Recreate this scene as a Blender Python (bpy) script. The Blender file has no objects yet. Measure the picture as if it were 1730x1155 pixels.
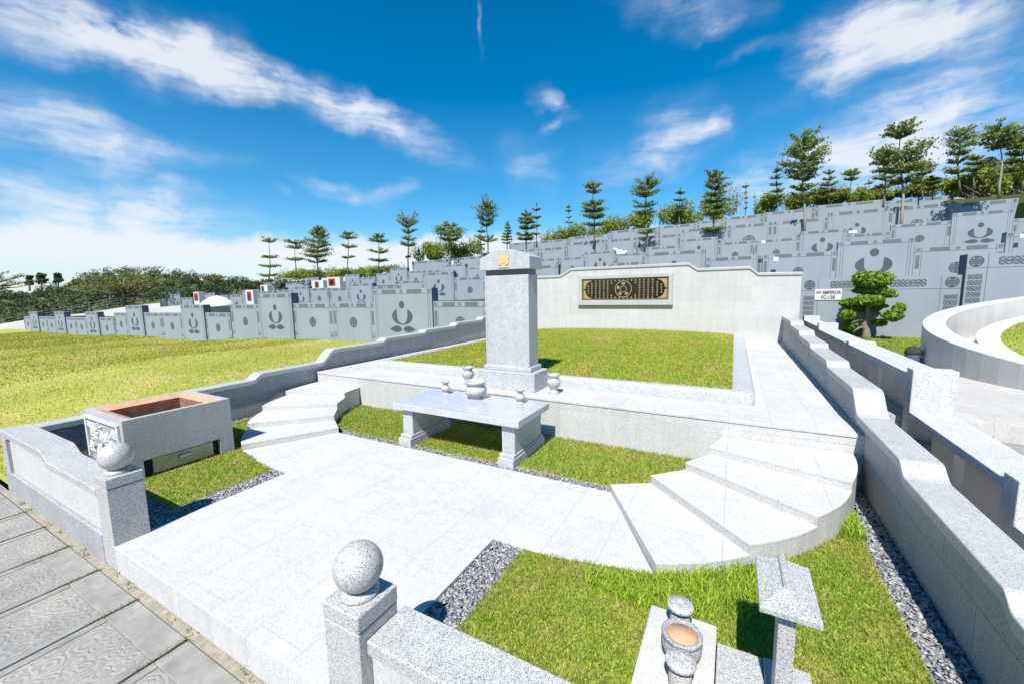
import bpy, math, random
import numpy as np
from mathutils import Vector, Matrix
random.seed(7); RNG = np.random.default_rng(11)
sc = bpy.context.scene
col = sc.collection
PI = math.pi
# ------------------------------------------------------------------ camera
CH = 2.9
yaw, pit, rol, F = -.501086, -.119388, -.0185234, 685.435
fw = Vector((math.sin(yaw)*math.cos(pit), math.cos(yaw)*math.cos(pit), math.sin(pit)))
rt0 = Vector((math.cos(yaw), -math.sin(yaw), 0)); up0 = rt0.cross(fw)
rt = rt0*math.cos(rol)+up0*math.sin(rol); up = -rt0*math.sin(rol)+up0*math.cos(rol)
cam = bpy.data.objects.new('camera', bpy.data.cameras.new('camera')); col.objects.link(cam)
cam.matrix_world = Matrix(((rt.x, up.x, -fw.x, 0), (rt.y, up.y, -fw.y, 0), (rt.z, up.z, -fw.z, CH), (0, 0, 0, 1)))
cam.data.sensor_width = 36; cam.data.lens = F/1730*36; cam.data.clip_end = 12000; cam.data.clip_start = .05
sc.camera = cam
# survey helpers: bearings measured from the photo turned into metres
def ray(x, y): return rt*((x-865)/F) - up*((y-577.5)/F) + fw
def atY(x, y, Y):
    d = ray(x, y); t = Y/d.y; return Vector((d.x*t, Y, CH+d.z*t))
def atd(x, y, dist):
    return Vector((0, 0, CH))+ray(x, y)*dist
# ------------------------------------------------------------------ materials
class NT:
    def __init__(s, name, rough=.7):
        s.m = bpy.data.materials.new(name); s.m.use_nodes = True
        s.t = s.m.node_tree; s.b = s.t.nodes['Principled BSDF']; s.b.inputs['Roughness'].default_value = rough
        s.pos = s.n('ShaderNodeNewGeometry').outputs['Position']
    def n(s, typ, **kw):
        o = s.t.nodes.new(typ)
        for k, v in kw.items(): setattr(o, k, v)
        return o
    def lk(s, a, b): s.t.links.new(a, b)
    def put(s, sock, v):
        if hasattr(v, 'is_output'): s.lk(v, sock)
        else: sock.default_value = v
    def math(s, op, a, b=0.0, c=None):
        o = s.n('ShaderNodeMath', operation=op); s.put(o.inputs[0], a); s.put(o.inputs[1], b)
        if c is not None: s.put(o.inputs[2], c)
        return o.outputs[0]
    def noise(s, scale, detail=3, rough=.55, vec=None, dist=0):
        o = s.n('ShaderNodeTexNoise'); s.lk(vec if vec is not None else s.pos, o.inputs['Vector'])
        o.inputs['Scale'].default_value = scale; o.inputs['Detail'].default_value = detail; o.inputs['Roughness'].default_value = rough
        o.inputs['Distortion'].default_value = dist
        return o.outputs[0]
    def vor(s, scale, feature='F1', out='Color', vec=None, rnd=1):
        o = s.n('ShaderNodeTexVoronoi', feature=feature); s.lk(vec if vec is not None else s.pos, o.inputs['Vector'])
        o.inputs['Scale'].default_value = scale; o.inputs['Randomness'].default_value = rnd
        return o.outputs[out]
    def ramp(s, f, stops, interp='LINEAR'):
        o = s.n('ShaderNodeValToRGB'); s.lk(f, o.inputs[0]); r = o.color_ramp; r.interpolation = interp
        while len(r.elements) < len(stops): r.elements.new(.5)
        for e, (p, c) in zip(r.elements, stops):
            e.position = p; e.color = (*c, 1) if len(c) == 3 else c
        return o.outputs[0]
    def grey(s, f, stops, interp='LINEAR'): return s.ramp(f, [(p, (c, c, c)) for p, c in stops], interp)
    def mix(s, typ, fac, a, b):
        o = s.n('ShaderNodeMix', data_type='RGBA', blend_type=typ); s.put(o.inputs[0], fac)
        for i, v in ((6, a), (7, b)):
            if hasattr(v, 'is_output'): s.lk(v, o.inputs[i])
            else: o.inputs[i].default_value = (*v, 1)
        return o.outputs[2]
    def map(s, scale=(1, 1, 1), rot=(0, 0, 0), vec=None):
        o = s.n('ShaderNodeMapping'); s.lk(vec if vec is not None else s.pos, o.inputs[0]); o.inputs['Scale'].default_value = scale; o.inputs['Rotation'].default_value = rot
        return o.outputs[0]
    def bump(s, h, strength=.3, dist=.01):
        o = s.n('ShaderNodeBump'); s.lk(h, o.inputs['Height']); o.inputs['Strength'].default_value = strength; o.inputs['Distance'].default_value = dist
        s.lk(o.outputs[0], s.b.inputs['Normal'])
    def color(s, c): s.put(s.b.inputs['Base Color'], c if hasattr(c, 'is_output') else (*c, 1))

def joints(t, plane, bw, bh, mortar=.004, dark=.7, off=.5):
    sp = t.n('ShaderNodeSeparateXYZ'); t.lk(t.pos, sp.inputs[0]); cb = t.n('ShaderNodeCombineXYZ')
    a, b = {'xy': (1, 0), 'yx': (0, 1), 'xz': (0, 2), 'yz': (1, 2)}[plane]
    t.lk(sp.outputs[a], cb.inputs[0]); t.lk(sp.outputs[b], cb.inputs[1])
    br = t.n('ShaderNodeTexBrick'); t.lk(cb.outputs[0], br.inputs['Vector']); br.offset = off
    br.inputs['Color1'].default_value = (1, 1, 1, 1); br.inputs['Color2'].default_value = (.93, .93, .93, 1)
    br.inputs['Mortar'].default_value = (dark, dark, dark, 1); br.inputs['Scale'].default_value = 1
    br.inputs['Mortar Size'].default_value = mortar; br.inputs['Brick Width'].default_value = bw; br.inputs['Row Height'].default_value = bh
    br.inputs['Mortar Smooth'].default_value = .1
    return br.outputs['Color']
def granite(name, light, mid, dark, scale=190, rough=.7, joint=None, pd=.14, pm=.42, bump=.12, stain=.14):
    t = NT(name, rough)
    c = t.vor(scale); sp = t.n('ShaderNodeSeparateColor'); t.lk(c, sp.inputs[0])
    base = t.ramp(sp.outputs[0], [(0, dark), (pd, mid), (pm, light), (1, tuple(min(1, v*1.06) for v in light))], 'CONSTANT')
    big = t.grey(t.noise(1.3, 5, .62), [(.25, 1-stain), (.7, 1.0)])
    base = t.mix('MULTIPLY', 1, base, big)
    sm = t.grey(t.noise(26, 4, .7), [(.3, .93), (.65, 1.0)]); base = t.mix('MULTIPLY', 1, base, sm)
    # rain streaks and dirt blotches
    st = t.grey(t.noise(1.0, 4, .6, t.map((7, 7, .6))), [(.35, .93), (.6, 1.0)]); base = t.mix('MULTIPLY', 1, base, st)
    if joint: base = t.mix('MULTIPLY', 1, base, joints(t, *joint))
    t.color(base)
    if bump: t.bump(t.noise(160, 3, .7), bump, .004)
    return t.m
W = (.555, .547, .533); WM = (.455, .449, .44); WD = (.27, .27, .29); V_ = (.53, .522, .508); VM = (.44, .434, .424); VD = (.25, .25, .27)
M = {}
M['floor'] = granite('white flamed granite paving', W, WM, (.34, .34, .36), 170, .8, ('xy', 1.2, .6, .0035, .70), .09, .3, .15, .15)
M['stair'] = granite('white granite steps', W, WM, (.34, .34, .36), 170, .8, ('xy', 1.6, 1.1, .004, .66), .09, .3, .15, .07)
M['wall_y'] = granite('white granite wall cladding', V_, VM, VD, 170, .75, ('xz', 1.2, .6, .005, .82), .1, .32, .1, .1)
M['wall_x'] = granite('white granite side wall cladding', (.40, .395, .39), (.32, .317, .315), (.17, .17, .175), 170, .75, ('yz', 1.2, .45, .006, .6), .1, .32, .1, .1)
M['coping'] = granite('grey speckled granite', (.52, .512, .50), (.37, .366, .362), (.14, .14, .145), 205, .45, None, .17, .46, .06)
M['coping2'] = granite('light speckled granite', (.475, .47, .465), (.375, .372, .37), (.18, .18, .185), 205, .5, None, .12, .38, .06)
M['plinth'] = granite('dark speckled granite band', (.42, .425, .44), (.29, .295, .31), (.10, .10, .11), 205, .6, None, .2, .52, .08)
M['polish'] = granite('polished pale granite', (.50, .51, .545), (.41, .42, .45), (.22, .22, .24), 210, .16, None, .1, .35, 0)
M['stele'] = granite('honed grey granite', (.50, .51, .525), (.38, .39, .415), (.20, .20, .22), 130, .4, None, .14, .42, .04)
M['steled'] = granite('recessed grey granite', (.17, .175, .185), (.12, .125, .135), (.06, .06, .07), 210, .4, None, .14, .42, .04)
M['relief'] = granite('carved pale stone', (.66, .66, .66), (.56, .56, .57), (.40, .40, .41), 210, .7, None, .1, .3, .05)
M['stone_old'] = granite('weathered pale concrete', (.54, .53, .515), (.50, .49, .475), (.44, .43, .42), 150, .8, None, .1, .4, .12, .22)
M['patio'] = granite('pale patio stone', (.50, .48, .455), (.45, .43, .41), (.36, .35, .34), 120, .8, ('xy', 1.2, .6, .005, .75), .08, .3, .15, .14)

M['rail'] = granite('pale granite railing', (.54, .535, .53), (.47, .466, .46), (.31, .31, .32), 120, .7, None, .12, .36, .1)
def simple(name, c, rough=.6, metal=0, var=.12, scale=3, bump=0):
    t = NT(name, rough); t.b.inputs['Metallic'].default_value = metal
    v = t.grey(t.noise(scale, 4, .6), [(.25, 1-var), (.75, 1+var*.3)])
    t.color(t.mix('MULTIPLY', 1, c, v))
    if bump: t.bump(t.noise(scale*20, 3, .6), bump, .01)
    return t.m
t = NT('blue grey painted concrete', .62)
v = t.grey(t.noise(.35, 5, .65), [(.25, .90), (.7, 1.03)]); v2 = t.grey(t.noise(1.0, 4, .6, t.map((3, 3, .25))), [(.3, .93), (.62, 1.0)])
t.color(t.mix('MULTIPLY', 1, t.mix('MULTIPLY', 1, (.235, .272, .315), v), v2)); t.bump(t.noise(14, 4, .6), .08, .01)
M['panel'] = t.m
M['motif'] = simple('dark slate inlay', (.058, .078, .092), .55, 0, .25, 6)
t = NT('carved fretwork inlay', .6)
w = t.n('ShaderNodeTexWave', wave_type='BANDS', bands_direction='DIAGONAL'); w.inputs['Scale'].default_value = 5; w.inputs['Distortion'].default_value = 2.5; w.inputs['Detail'].default_value = 1; w.inputs['Detail Scale'].default_value = 3
t.lk(t.pos, w.inputs[0]); t.color(t.ramp(w.outputs[1], [(.3, (.06, .08, .09)), (.8, (.145, .175, .19))])); M['fret'] = t.m
M['groove'] = simple('dark groove', (.07, .09, .10), .8)
M['slateblue'] = simple('slate blue return face', (.045, .075, .12), .6)  # one even dark slate blue for wall side returns and the bin body
M['signw'] = simple('white sign board', (.56, .56, .56), .5)
M['ink'] = simple('black lettering', (.03, .03, .035), .5)
M['blackgloss'] = simple('black polished stone', (.012, .011, .013), .12)
M['gold'] = simple('gilt relief', (.52, .36, .15), .4, .5, .25, 30)
M['goldp'] = simple('yellow gold emblem', (.60, .45, .20), .5, .1, .2, 30)
M['terra'] = simple('terracotta refractory brick', (.58, .30, .17), .85, 0, .35, 9, .2)
M['soot'] = simple('sooty brick', (.27, .14, .085), .9, 0, .45, 7, .2)
M['metal'] = simple('dull sheet metal', (.42, .41, .38), .45, .7, .25, 8)
M['dark'] = simple('dark cavity', (.03, .028, .026), .9)
M['sand'] = simple('orange incense sand', (.56, .335, .185), .95, 0, .12, 60, .4)
M['soil'] = simple('bare sandy soil', (.31, .27, .215), .95, 0, .4, 12, .4)
M['jointsoil'] = simple('dark joint soil', (.09, .08, .06), .95, 0, .5, 20, .3)
M['bark'] = simple('grey brown bark', (.20, .165, .13), .9, 0, .4, 12, .3)
M['barkpale'] = simple('pale grey bark', (.33, .29, .24), .9, 0, .35, 9, .3)
M['white'] = simple('white painted masonry', (.52, .51, .495), .7, 0, .08, 1)
M['cream'] = simple('cream stained masonry', (.60, .55, .49), .8, 0, .25, 1.2)
M['red'] = simple('red lacquer', (.36, .03, .035), .5, 0, .3, 9)
M['tarp'] = simple('white canvas', (.80, .80, .80), .7, 0, .05, 2)
M['wire'] = simple('galvanised wire', (.30, .31, .31), .5, .5)
# slab paving with stamped swirls
t = NT('stamped grey paving slabs', .62)
d = t.noise(3.2, 3, .5, dist=.6)
dv = t.n('ShaderNodeTexNoise'); t.lk(t.pos, dv.inputs['Vector']); dv.inputs['Scale'].default_value = 4.5; dv.inputs['Detail'].default_value = 3
ad = t.n('ShaderNodeVectorMath', operation='MULTIPLY_ADD'); t.lk(dv.outputs['Color'], ad.inputs[0]); ad.inputs[1].default_value = (.09, .09, .09); t.lk(t.pos, ad.inputs[2])
vd = t.vor(7.5, 'F1', 'Distance', ad.outputs[0])
rg = t.math('SINE', t.math('MULTIPLY', vd, 21.0)); rg = t.math('MULTIPLY_ADD', rg, .5, .5)
bc = t.ramp(t.noise(1.6, 6, .65), [(.25, (.20, .19, .172)), (.5, (.27, .257, .235)), (.75, (.345, .318, .275))])
sm = t.grey(rg, [(.0, .80), (.25, 1.0), (.85, 1.0), (1, 1.10)]); bc = t.mix('MULTIPLY', .8, bc, sm)
t.color(t.mix('MULTIPLY', 1, bc, t.grey(t.noise(55, 3, .6), [(.3, .86), (.7, 1.05)])))
t.bump(rg, .5, .010); M['stamp'] = t.m
M['slabedge'] = simple('smooth grey slab edging', (.275, .262, .24), .6, 0, .35, 5, .25)

def leafmat(name, dark, light, trans=.35, patch=None, ps=.25):
    t = NT(name, .55)
    g = t.n('ShaderNodeNewGeometry').outputs['Random Per Island']
    c = t.ramp(g, [(0, dark), (1, light)])
    if patch: c = t.mix('MIX', t.grey(t.noise(ps, 5, .6), [(.4, 0), (.62, 1)]), c, t.ramp(g, [(0, patch[0]), (1, patch[1])]))
    t.color(c); t.b.inputs['Specular IOR Level'].default_value = .25
    if trans:
        tr = t.n('ShaderNodeBsdfTranslucent'); t.lk(c, tr.inputs[0]); mx = t.n('ShaderNodeMixShader'); mx.inputs[0].default_value = trans
        t.lk(t.b.outputs[0], mx.inputs[1]); t.lk(tr.outputs[0], mx.inputs[2]); t.lk(mx.outputs[0], t.t.nodes['Material Output'].inputs[0])
    return t.m
M['g_near'] = leafmat('green lawn blades', (.125, .235, .02), (.29, .42, .05), .4, ((.23, .25, .035), (.44, .40, .11)), 1.6)
M['g_mound'] = leafmat('yellow green mound turf', (.20, .29, .02), (.40, .48, .05), .4, ((.33, .31, .05), (.54, .45, .13)), 1.1)
M['g_lawn'] = leafmat('sun bleached lawn blades', (.19, .24, .02), (.36, .39, .045), .4, ((.33, .285, .045), (.47, .40, .11)), .3)
M['g_long'] = leafmat('long bright grass', (.24, .40, .02), (.48, .62, .07), .45)
M['moss'] = leafmat('dark joint grass', (.06, .10, .015), (.14, .19, .03), .3)
def groundmat(name, stops, sc1=1.2, sc2=40):
    t = NT(name, .95); c = t.ramp(t.noise(sc1, 6, .65), stops)
    t.color(t.mix('MULTIPLY', 1, c, t.grey(t.noise(sc2, 4, .7), [(.3, .7), (.65, 1.1)]))); t.bump(t.noise(sc2, 3, .7), .6, .03); return t.m
M['gb_near'] = groundmat('turf base', [(.3, (.22, .27, .03)), (.5, (.30, .33, .04)), (.7, (.38, .32, .10))], 2.5, 60)
M['gb_mound'] = groundmat('mound turf base', [(.3, (.22, .28, .03)), (.5, (.29, .33, .04)), (.7, (.40, .34, .10))], 1.0, 30)
M['gb_lawn'] = groundmat('dry lawn base', [(.28, (.22, .27, .025)), (.48, (.32, .325, .045)), (.7, (.43, .36, .12))], .28, 14)
M['hill'] = groundmat('hillside turf', [(.3, (.04, .06, .015)), (.5, (.08, .095, .02)), (.7, (.16, .13, .05))], .12, 3)
M['farhill'] = simple('distant wooded ridge', (.06, .10, .09), .95, 0, .3, .02)
M['l_tree'] = leafmat('dark tiered foliage', (.07, .125, .03), (.25, .32, .075), .4)
M['l_tree2'] = leafmat('olive tiered foliage', (.10, .13, .02), (.27, .29, .06), .35)
M['l_bush'] = leafmat('yellow green bamboo foliage', (.11, .17, .015), (.36, .42, .055), .4)
M['l_dark'] = leafmat('deep green foliage', (.02, .045, .018), (.075, .11, .035), .2)
M['l_forest'] = leafmat('mixed forest foliage', (.014, .040, .014), (.055, .10, .028), .2, ((.035, .052, .016), (.10, .11, .035)), .05)
M['l_top'] = leafmat('glossy clipped foliage', (.055, .135, .012), (.27, .40, .04), .3)
M['twig'] = leafmat('grey leafless twigs', (.20, .19, .13), (.36, .33, .24), .1)
t = NT('grey river pebbles', .6); g = t.n('ShaderNodeNewGeometry').outputs['Random Per Island']
t.color(t.mix('MULTIPLY', 1, t.ramp(g, [(0, (.13, .14, .155)), (.45, (.235, .245, .26)), (.8, (.34, .345, .35)), (.94, (.40, .33, .28)), (1, (.46, .45, .43))]), t.grey(t.noise(70, 3, .6), [(.3, .8), (.7, 1.1)])))
M['pebble'] = t.m
M['bed'] = simple('dark gravel bed', (.045, .047, .052), .95, 0, .4, 30, .3)
# ------------------------------------------------------------------ mesh helpers
def tag(o, label=None, cat=None, group=None, kind=None):
    if label: o['label'] = label
    if cat: o['category'] = cat
    if group: o['group'] = group
    if kind: o['kind'] = kind
    return o
def empty(name, loc, label, cat, group=None):
    o = bpy.data.objects.new(name, None); col.objects.link(o); o.location = loc; o.empty_display_size = .2
    return tag(o, label, cat, group)
class MB:
    def __init__(s): s.v = []; s.f = []
    def quad(s, a, b, c, d):
        n = len(s.v); s.v += [a, b, c, d]; s.f.append((n, n+1, n+2, n+3))
    def box(s, x0, x1, y0, y1, z0, z1):
        n = len(s.v); s.v += [(x, y, z) for z in (z0, z1) for y in (y0, y1) for x in (x0, x1)]
        for q in ((0, 2, 3, 1), (4, 5, 7, 6), (0, 1, 5, 4), (2, 6, 7, 3), (0, 4, 6, 2), (1, 3, 7, 5)): s.f.append(tuple(n+i for i in q))
        return s
    def prism(s, poly, z0, z1):
        a = sum(poly[i][0]*poly[(i+1) % len(poly)][1]-poly[(i+1) % len(poly)][0]*poly[i][1] for i in range(len(poly)))
        if a < 0: poly = poly[::-1]
        n = len(s.v); k = len(poly); s.v += [(p[0], p[1], z0) for p in poly]+[(p[0], p[1], z1) for p in poly]
        s.f.append(tuple(range(n+k-1, n-1, -1))); s.f.append(tuple(range(n+k, n+2*k)))
        for i in range(k): j = (i+1) % k; s.f.append((n+i, n+j, n+k+j, n+k+i))
        return s
    def plate(s, poly, P, y0, y1):
        """outline poly of (u, w) set upright in the x-z plane at P, from y0 (front) to y1"""
        a = sum(poly[i][0]*poly[(i+1) % len(poly)][1]-poly[(i+1) % len(poly)][0]*poly[i][1] for i in range(len(poly)))
        if a < 0: poly = poly[::-1]
        n = len(s.v); k = len(poly); s.v += [(P[0]+u, P[1]+y0, P[2]+w) for u, w in poly]+[(P[0]+u, P[1]+y1, P[2]+w) for u, w in poly]
        s.f.append(tuple(range(n, n+k))); s.f.append(tuple(range(n+2*k-1, n+k-1, -1)))
        for i in range(k): j = (i+1) % k; s.f.append((n+i, n+k+i, n+k+j, n+j))
        return s
    def ribbon(s, top, bot, a0, a1, axis='x'):
        """solid between two paths of (q, z) extruded from a0 to a1 along axis"""
        P = (lambda a, q, z: (a, q, z)) if axis == 'x' else (lambda a, q, z: (q, a, z))
        n = len(s.v); k = len(top)
        for a in (a0, a1):
            s.v += [P(a, *p) for p in top]; s.v += [P(a, *p) for p in bot]
        T0, B0, T1, B1 = n, n+k, n+2*k, n+3*k
        fs = []
        for i in range(k-1):
            fs += [(T0+i, T1+i, T1+i+1, T0+i+1), (B0+i, B0+i+1, B1+i+1, B1+i), (T0+i, T0+i+1, B0+i+1, B0+i), (T1+i, B1+i, B1+i+1, T1+i+1)]
        fs += [(T0, B0, B1, T1), (T0+k-1, T1+k-1, B1+k-1, B0+k-1)]
        if axis == 'y': fs = [f[::-1] for f in fs]
        s.f += fs; return s
    def lathe(s, prof, c, seg=28, squash=(1, 1)):
        n = len(s.v); k = len(prof)
        for i in range(seg):
            a = 2*PI*i/seg
            for r, z in prof: s.v.append((c[0]+r*math.cos(a)*squash[0], c[1]+r*math.sin(a)*squash[1], c[2]+z))
        for i in range(seg):
            j = (i+1) % seg
            for q in range(k-1): s.f.append((n+i*k+q, n+j*k+q, n+j*k+q+1, n+i*k+q+1))
        s.f.append(tuple(n+i*k+k-1 for i in range(seg))); s.f.append(tuple(n+i*k for i in range(seg-1, -1, -1)))
        return s
    def ball(s, c, r, seg=28, rings=18, sq=1):
        return s.lathe([(max(1e-4, r*math.sin(PI*i/rings)), -r*sq*math.cos(PI*i/rings)) for i in range(rings+1)], c, seg)
    def tube(s, pts, rads, seg=7):
        n = len(s.v); pts = [Vector(p) for p in pts]
        for i, p in enumerate(pts):
            d = (pts[min(i+1, len(pts)-1)]-pts[max(i-1, 0)]).normalized()
            a = d.cross(Vector((.31, .95, .05)) if abs(d.z) > .9 else Vector((0, 0, 1))).normalized(); b = d.cross(a)
            for q in range(seg):
                w = 2*PI*q/seg; s.v.append(tuple(p+(a*math.cos(w)+b*math.sin(w))*rads[i]))
        for i in range(len(pts)-1):
            for q in range(seg):
                r = (q+1) % seg; s.f.append((n+i*seg+q, n+i*seg+r, n+(i+1)*seg+r, n+(i+1)*seg+q))
        s.f.append(tuple(n+q for q in range(seg-1, -1, -1))); s.f.append(tuple(n+(len(pts)-1)*seg+q for q in range(seg)))
        return s
    def build(s, name, mat, parent=None, bevel=0, smooth=False, seg=2):
        me = bpy.data.meshes.new(name); me.from_pydata(s.v, [], s.f); me.validate(); me.materials.append(mat)
        o = bpy.data.objects.new(name, me); col.objects.link(o)
        if parent:
            o.parent = parent; o.matrix_parent_inverse = Matrix.Translation(-parent.location) if parent.type == 'EMPTY' else Matrix.Identity(4)
            if parent.type != 'EMPTY' and parent.parent is None: o.matrix_parent_inverse = Matrix.Identity(4)
        if smooth:
            me.polygons.foreach_set('use_smooth', [True]*len(me.polygons))
        if bevel:
            b = o.modifiers.new('bevel', 'BEVEL'); b.width = bevel; b.segments = seg; b.limit_method = 'ANGLE'; b.angle_limit = .6; b.harden_normals = False
        return o
def child(mb, name, mat, parent, **k):
    """part whose vertices are given in world space, under a parent at any depth"""
    o = mb.build(name, mat, None, **k); o.parent = parent
    w = Vector((0, 0, 0)); p = parent
    while p: w += p.location; p = p.parent
    o.matrix_parent_inverse = Matrix.Identity(4); o.location = -w
    return o
def bulk(name, V, Fq, mat, sizes, parent=None):
    me = bpy.data.meshes.new(name); V = np.asarray(V, np.float32).reshape(-1, 3); Fq = np.asarray(Fq, np.int32).ravel(); sizes = np.asarray(sizes, np.int32)
    me.vertices.add(len(V)); me.vertices.foreach_set('co', V.ravel())
    me.loops.add(len(Fq)); me.loops.foreach_set('vertex_index', Fq)
    me.polygons.add(len(sizes)); st = np.concatenate([[0], np.cumsum(sizes)[:-1]]).astype(np.int32)
    me.polygons.foreach_set('loop_start', st); me.polygons.foreach_set('loop_total', sizes)
    me.update(); me.validate(); me.materials.append(mat)
    o = bpy.data.objects.new(name, me); col.objects.link(o)
    if parent:
        o.parent = parent; w = Vector((0, 0, 0)); p = parent
        while p: w += p.location; p = p.parent
        o.location = -w
    return o
def blades(name, pts, h, w, mat, lean=.5, hv=.5):
    """one grass blade (quad + tip) per point"""
    n = len(pts); p = np.asarray(pts, float); a = RNG.uniform(0, 2*PI, n); hh = h*(1-hv+2*hv*RNG.random(n)); ww = w*(.6+.8*RNG.random(n))
    s = np.stack([np.cos(a), np.sin(a), np.zeros(n)], 1)*ww[:, None]*.5
    b = RNG.uniform(0, 2*PI, n); l = lean*hh*RNG.random(n)**.7*1.4
    q = np.stack([np.cos(b)*l, np.sin(b)*l, np.zeros(n)], 1)
    mid = p+q*.35+np.array([0, 0, 1])*(hh*.6)[:, None]; tip = p+q+np.array([0, 0, 1])*(hh*np.maximum(.35, 1-.35*(l/hh)**2))[:, None]
    V = np.stack([p-s, p+s, mid+s*.75, mid-s*.75, tip], 1)
    k = np.arange(n)[:, None]*5
    Fq = np.concatenate([k+np.array([[0, 1, 2, 3]]), k+np.array([[3, 2, 4]])], 1)
    o = bulk(name, V, Fq, mat, np.tile([4, 3], n)); tag(o, kind='stuff'); return o
def inpoly(P, poly):
    x, y = P[:, 0], P[:, 1]; r = np.zeros(len(P), bool); n = len(poly)
    for i in range(n):
        x0, y0 = poly[i]; x1, y1 = poly[(i+1) % n]
        if y0 == y1: continue
        c = ((y0 > y) != (y1 > y)) & (x < (x1-x0)*(y-y0)/(y1-y0)+x0); r ^= c
    return r
def scatter(poly, dens, holes=()):
    a = np.array(poly); lo, hi = a.min(0), a.max(0); n = int((hi-lo).prod()*dens)
    P = lo+RNG.random((n, 2))*(hi-lo); k = inpoly(P, poly)
    for h in holes: k &= ~inpoly(P, h)
    return P[k]
def flat(P, z): return np.concatenate([P, np.full((len(P), 1), z)], 1)
ICO_V = None
def pebbles(name, poly, dens, z, r, lab, rise=.03):
    P = scatter(poly, dens); n = len(P)
    oc = np.array([[1, 0, 0], [0, 1, 0], [-1, 0, 0], [0, -1, 0], [0, 0, 1], [0, 0, -1], [.72, .72, .35], [-.72, .72, .35], [-.72, -.72, .35], [.72, -.72, .35]], float)
    fs = [(0, 6, 9), (1, 7, 6), (2, 8, 7), (3, 9, 8), (4, 6, 7), (4, 7, 8), (4, 8, 9), (4, 9, 6), (0, 1, 6), (1, 2, 7), (2, 3, 8), (3, 0, 9)]
    sz = r*(.55+.9*RNG.random((n, 1, 1))); jit = 1+.28*RNG.normal(size=(n, len(oc), 3))
    V = oc[None]*jit*np.array([1.25, .8, .55])*sz
    a = RNG.uniform(0, 2*PI, n); t = RNG.normal(0, .35, n)
    ct, st = np.cos(t)[:, None], np.sin(t)[:, None]; x, zz = V[..., 0]*ct+V[..., 2]*st, -V[..., 0]*st+V[..., 2]*ct
    ca, sa = np.cos(a)[:, None], np.sin(a)[:, None]; X, Y = x*ca-V[..., 1]*sa, x*sa+V[..., 1]*ca
    V = np.stack([X+P[:, :1], Y+P[:, 1:], zz+z+rise*RNG.random((n, 1))], -1)
    k = (np.arange(n)*len(oc))[:, None, None]
    o = bulk(name, V, (np.array(fs)[None]+k), M['pebble'], np.full(n*len(fs), 3)); tag(o, lab, 'gravel', None, 'stuff'); return o
def leafcloud(centres, radii, n, size, seed=0, flatn=.0, shell=.0):
    """n leaf quads through ellipsoids; returns V"""
    r = np.random.default_rng(seed); c = np.asarray(centres, float); R = np.asarray(radii, float)
    if R.ndim == 1: R = np.tile(R, (len(c), 1))
    i = r.integers(0, len(c), n) if len(c) > 1 else np.zeros(n, int)
    d = r.normal(size=(n, 3)); d /= np.linalg.norm(d, axis=1)[:, None]; rad = (shell+(1-shell)*r.random(n)**.5)[:, None]
    p = c[i]+d*rad*R[i]
    nrm = r.normal(size=(n, 3)); nrm[:, 2] = np.abs(nrm[:, 2])+flatn; nrm += d*.6; nrm /= np.linalg.norm(nrm, axis=1)[:, None]
    return quads(p, nrm, size, r)
def quads(p, nrm, size, r, ar=.5):
    n = len(p); t = np.cross(nrm, r.normal(size=(n, 3))); t /= np.linalg.norm(t, axis=1)[:, None]+1e-9; b = np.cross(nrm, t)
    s = (size*(.6+.8*r.random(n)))[:, None]
    return np.stack([p-t*s*.5, p+b*s*ar*.5+t*s*.08, p+t*s*.5, p-b*s*ar*.5+t*s*.08], 1)
def leafobj(name, Vs, mat, parent=None):
    V = np.concatenate(Vs) if isinstance(Vs, list) else Vs; n = len(V)
    return bulk(name, V, np.arange(n*4), mat, np.full(n, 4), parent)
# ------------------------------------------------------------------ sky and sun
S = Vector((.105, -.75, 1.0)).normalized()
sun = bpy.data.objects.new('sun', bpy.data.lights.new('sun', 'SUN')); col.objects.link(sun)
sun.data.energy = 4.7; sun.data.angle = math.radians(.53); sun.data.color = (1, .965, .90)
sun.rotation_euler = S.to_track_quat('Z', 'Y').to_euler(); sun.location = (0, 0, 60)
wd = bpy.data.worlds.new('World'); sc.world = wd; wd.use_nodes = True; wt = wd.node_tree
N = wt.nodes; Lk = wt.links.new; bg = N['Background']
sky = N.new('ShaderNodeTexSky'); sky.sky_type = 'NISHITA'; sky.sun_disc = False
sky.sun_elevation = math.asin(S.z); sky.sun_rotation = math.atan2(S.x, S.y) % (2*PI)
sky.air_density = 1.0; sky.dust_density = .2; sky.ozone_density = 4.0
hs = N.new('ShaderNodeHueSaturation'); Lk(sky.outputs[0], hs.inputs['Color']); hs.inputs['Saturation'].default_value = 1.55; hs.inputs['Value'].default_value = 1.0; hs.inputs['Hue'].default_value = .492
tc = N.new('ShaderNodeTexCoord'); sx = N.new('ShaderNodeSeparateXYZ'); Lk(tc.outputs['Generated'], sx.inputs[0])
def wm(op, a, b=0.0, c=0.0, clamp=False):
    o = N.new('ShaderNodeMath'); o.operation = op; o.use_clamp = clamp
    for i, v in enumerate((a, b, c)):
        if hasattr(v, 'is_output'): Lk(v, o.inputs[i])
        elif i < len(o.inputs): o.inputs[i].default_value = v
    return o.outputs[0]
az = wm('ARCTAN2', sx.outputs[0], sx.outputs[1]); el = wm('ARCSINE', sx.outputs[2])
cb = N.new('ShaderNodeCombineXYZ'); Lk(az, cb.inputs[0]); Lk(el, cb.inputs[1])
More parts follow.
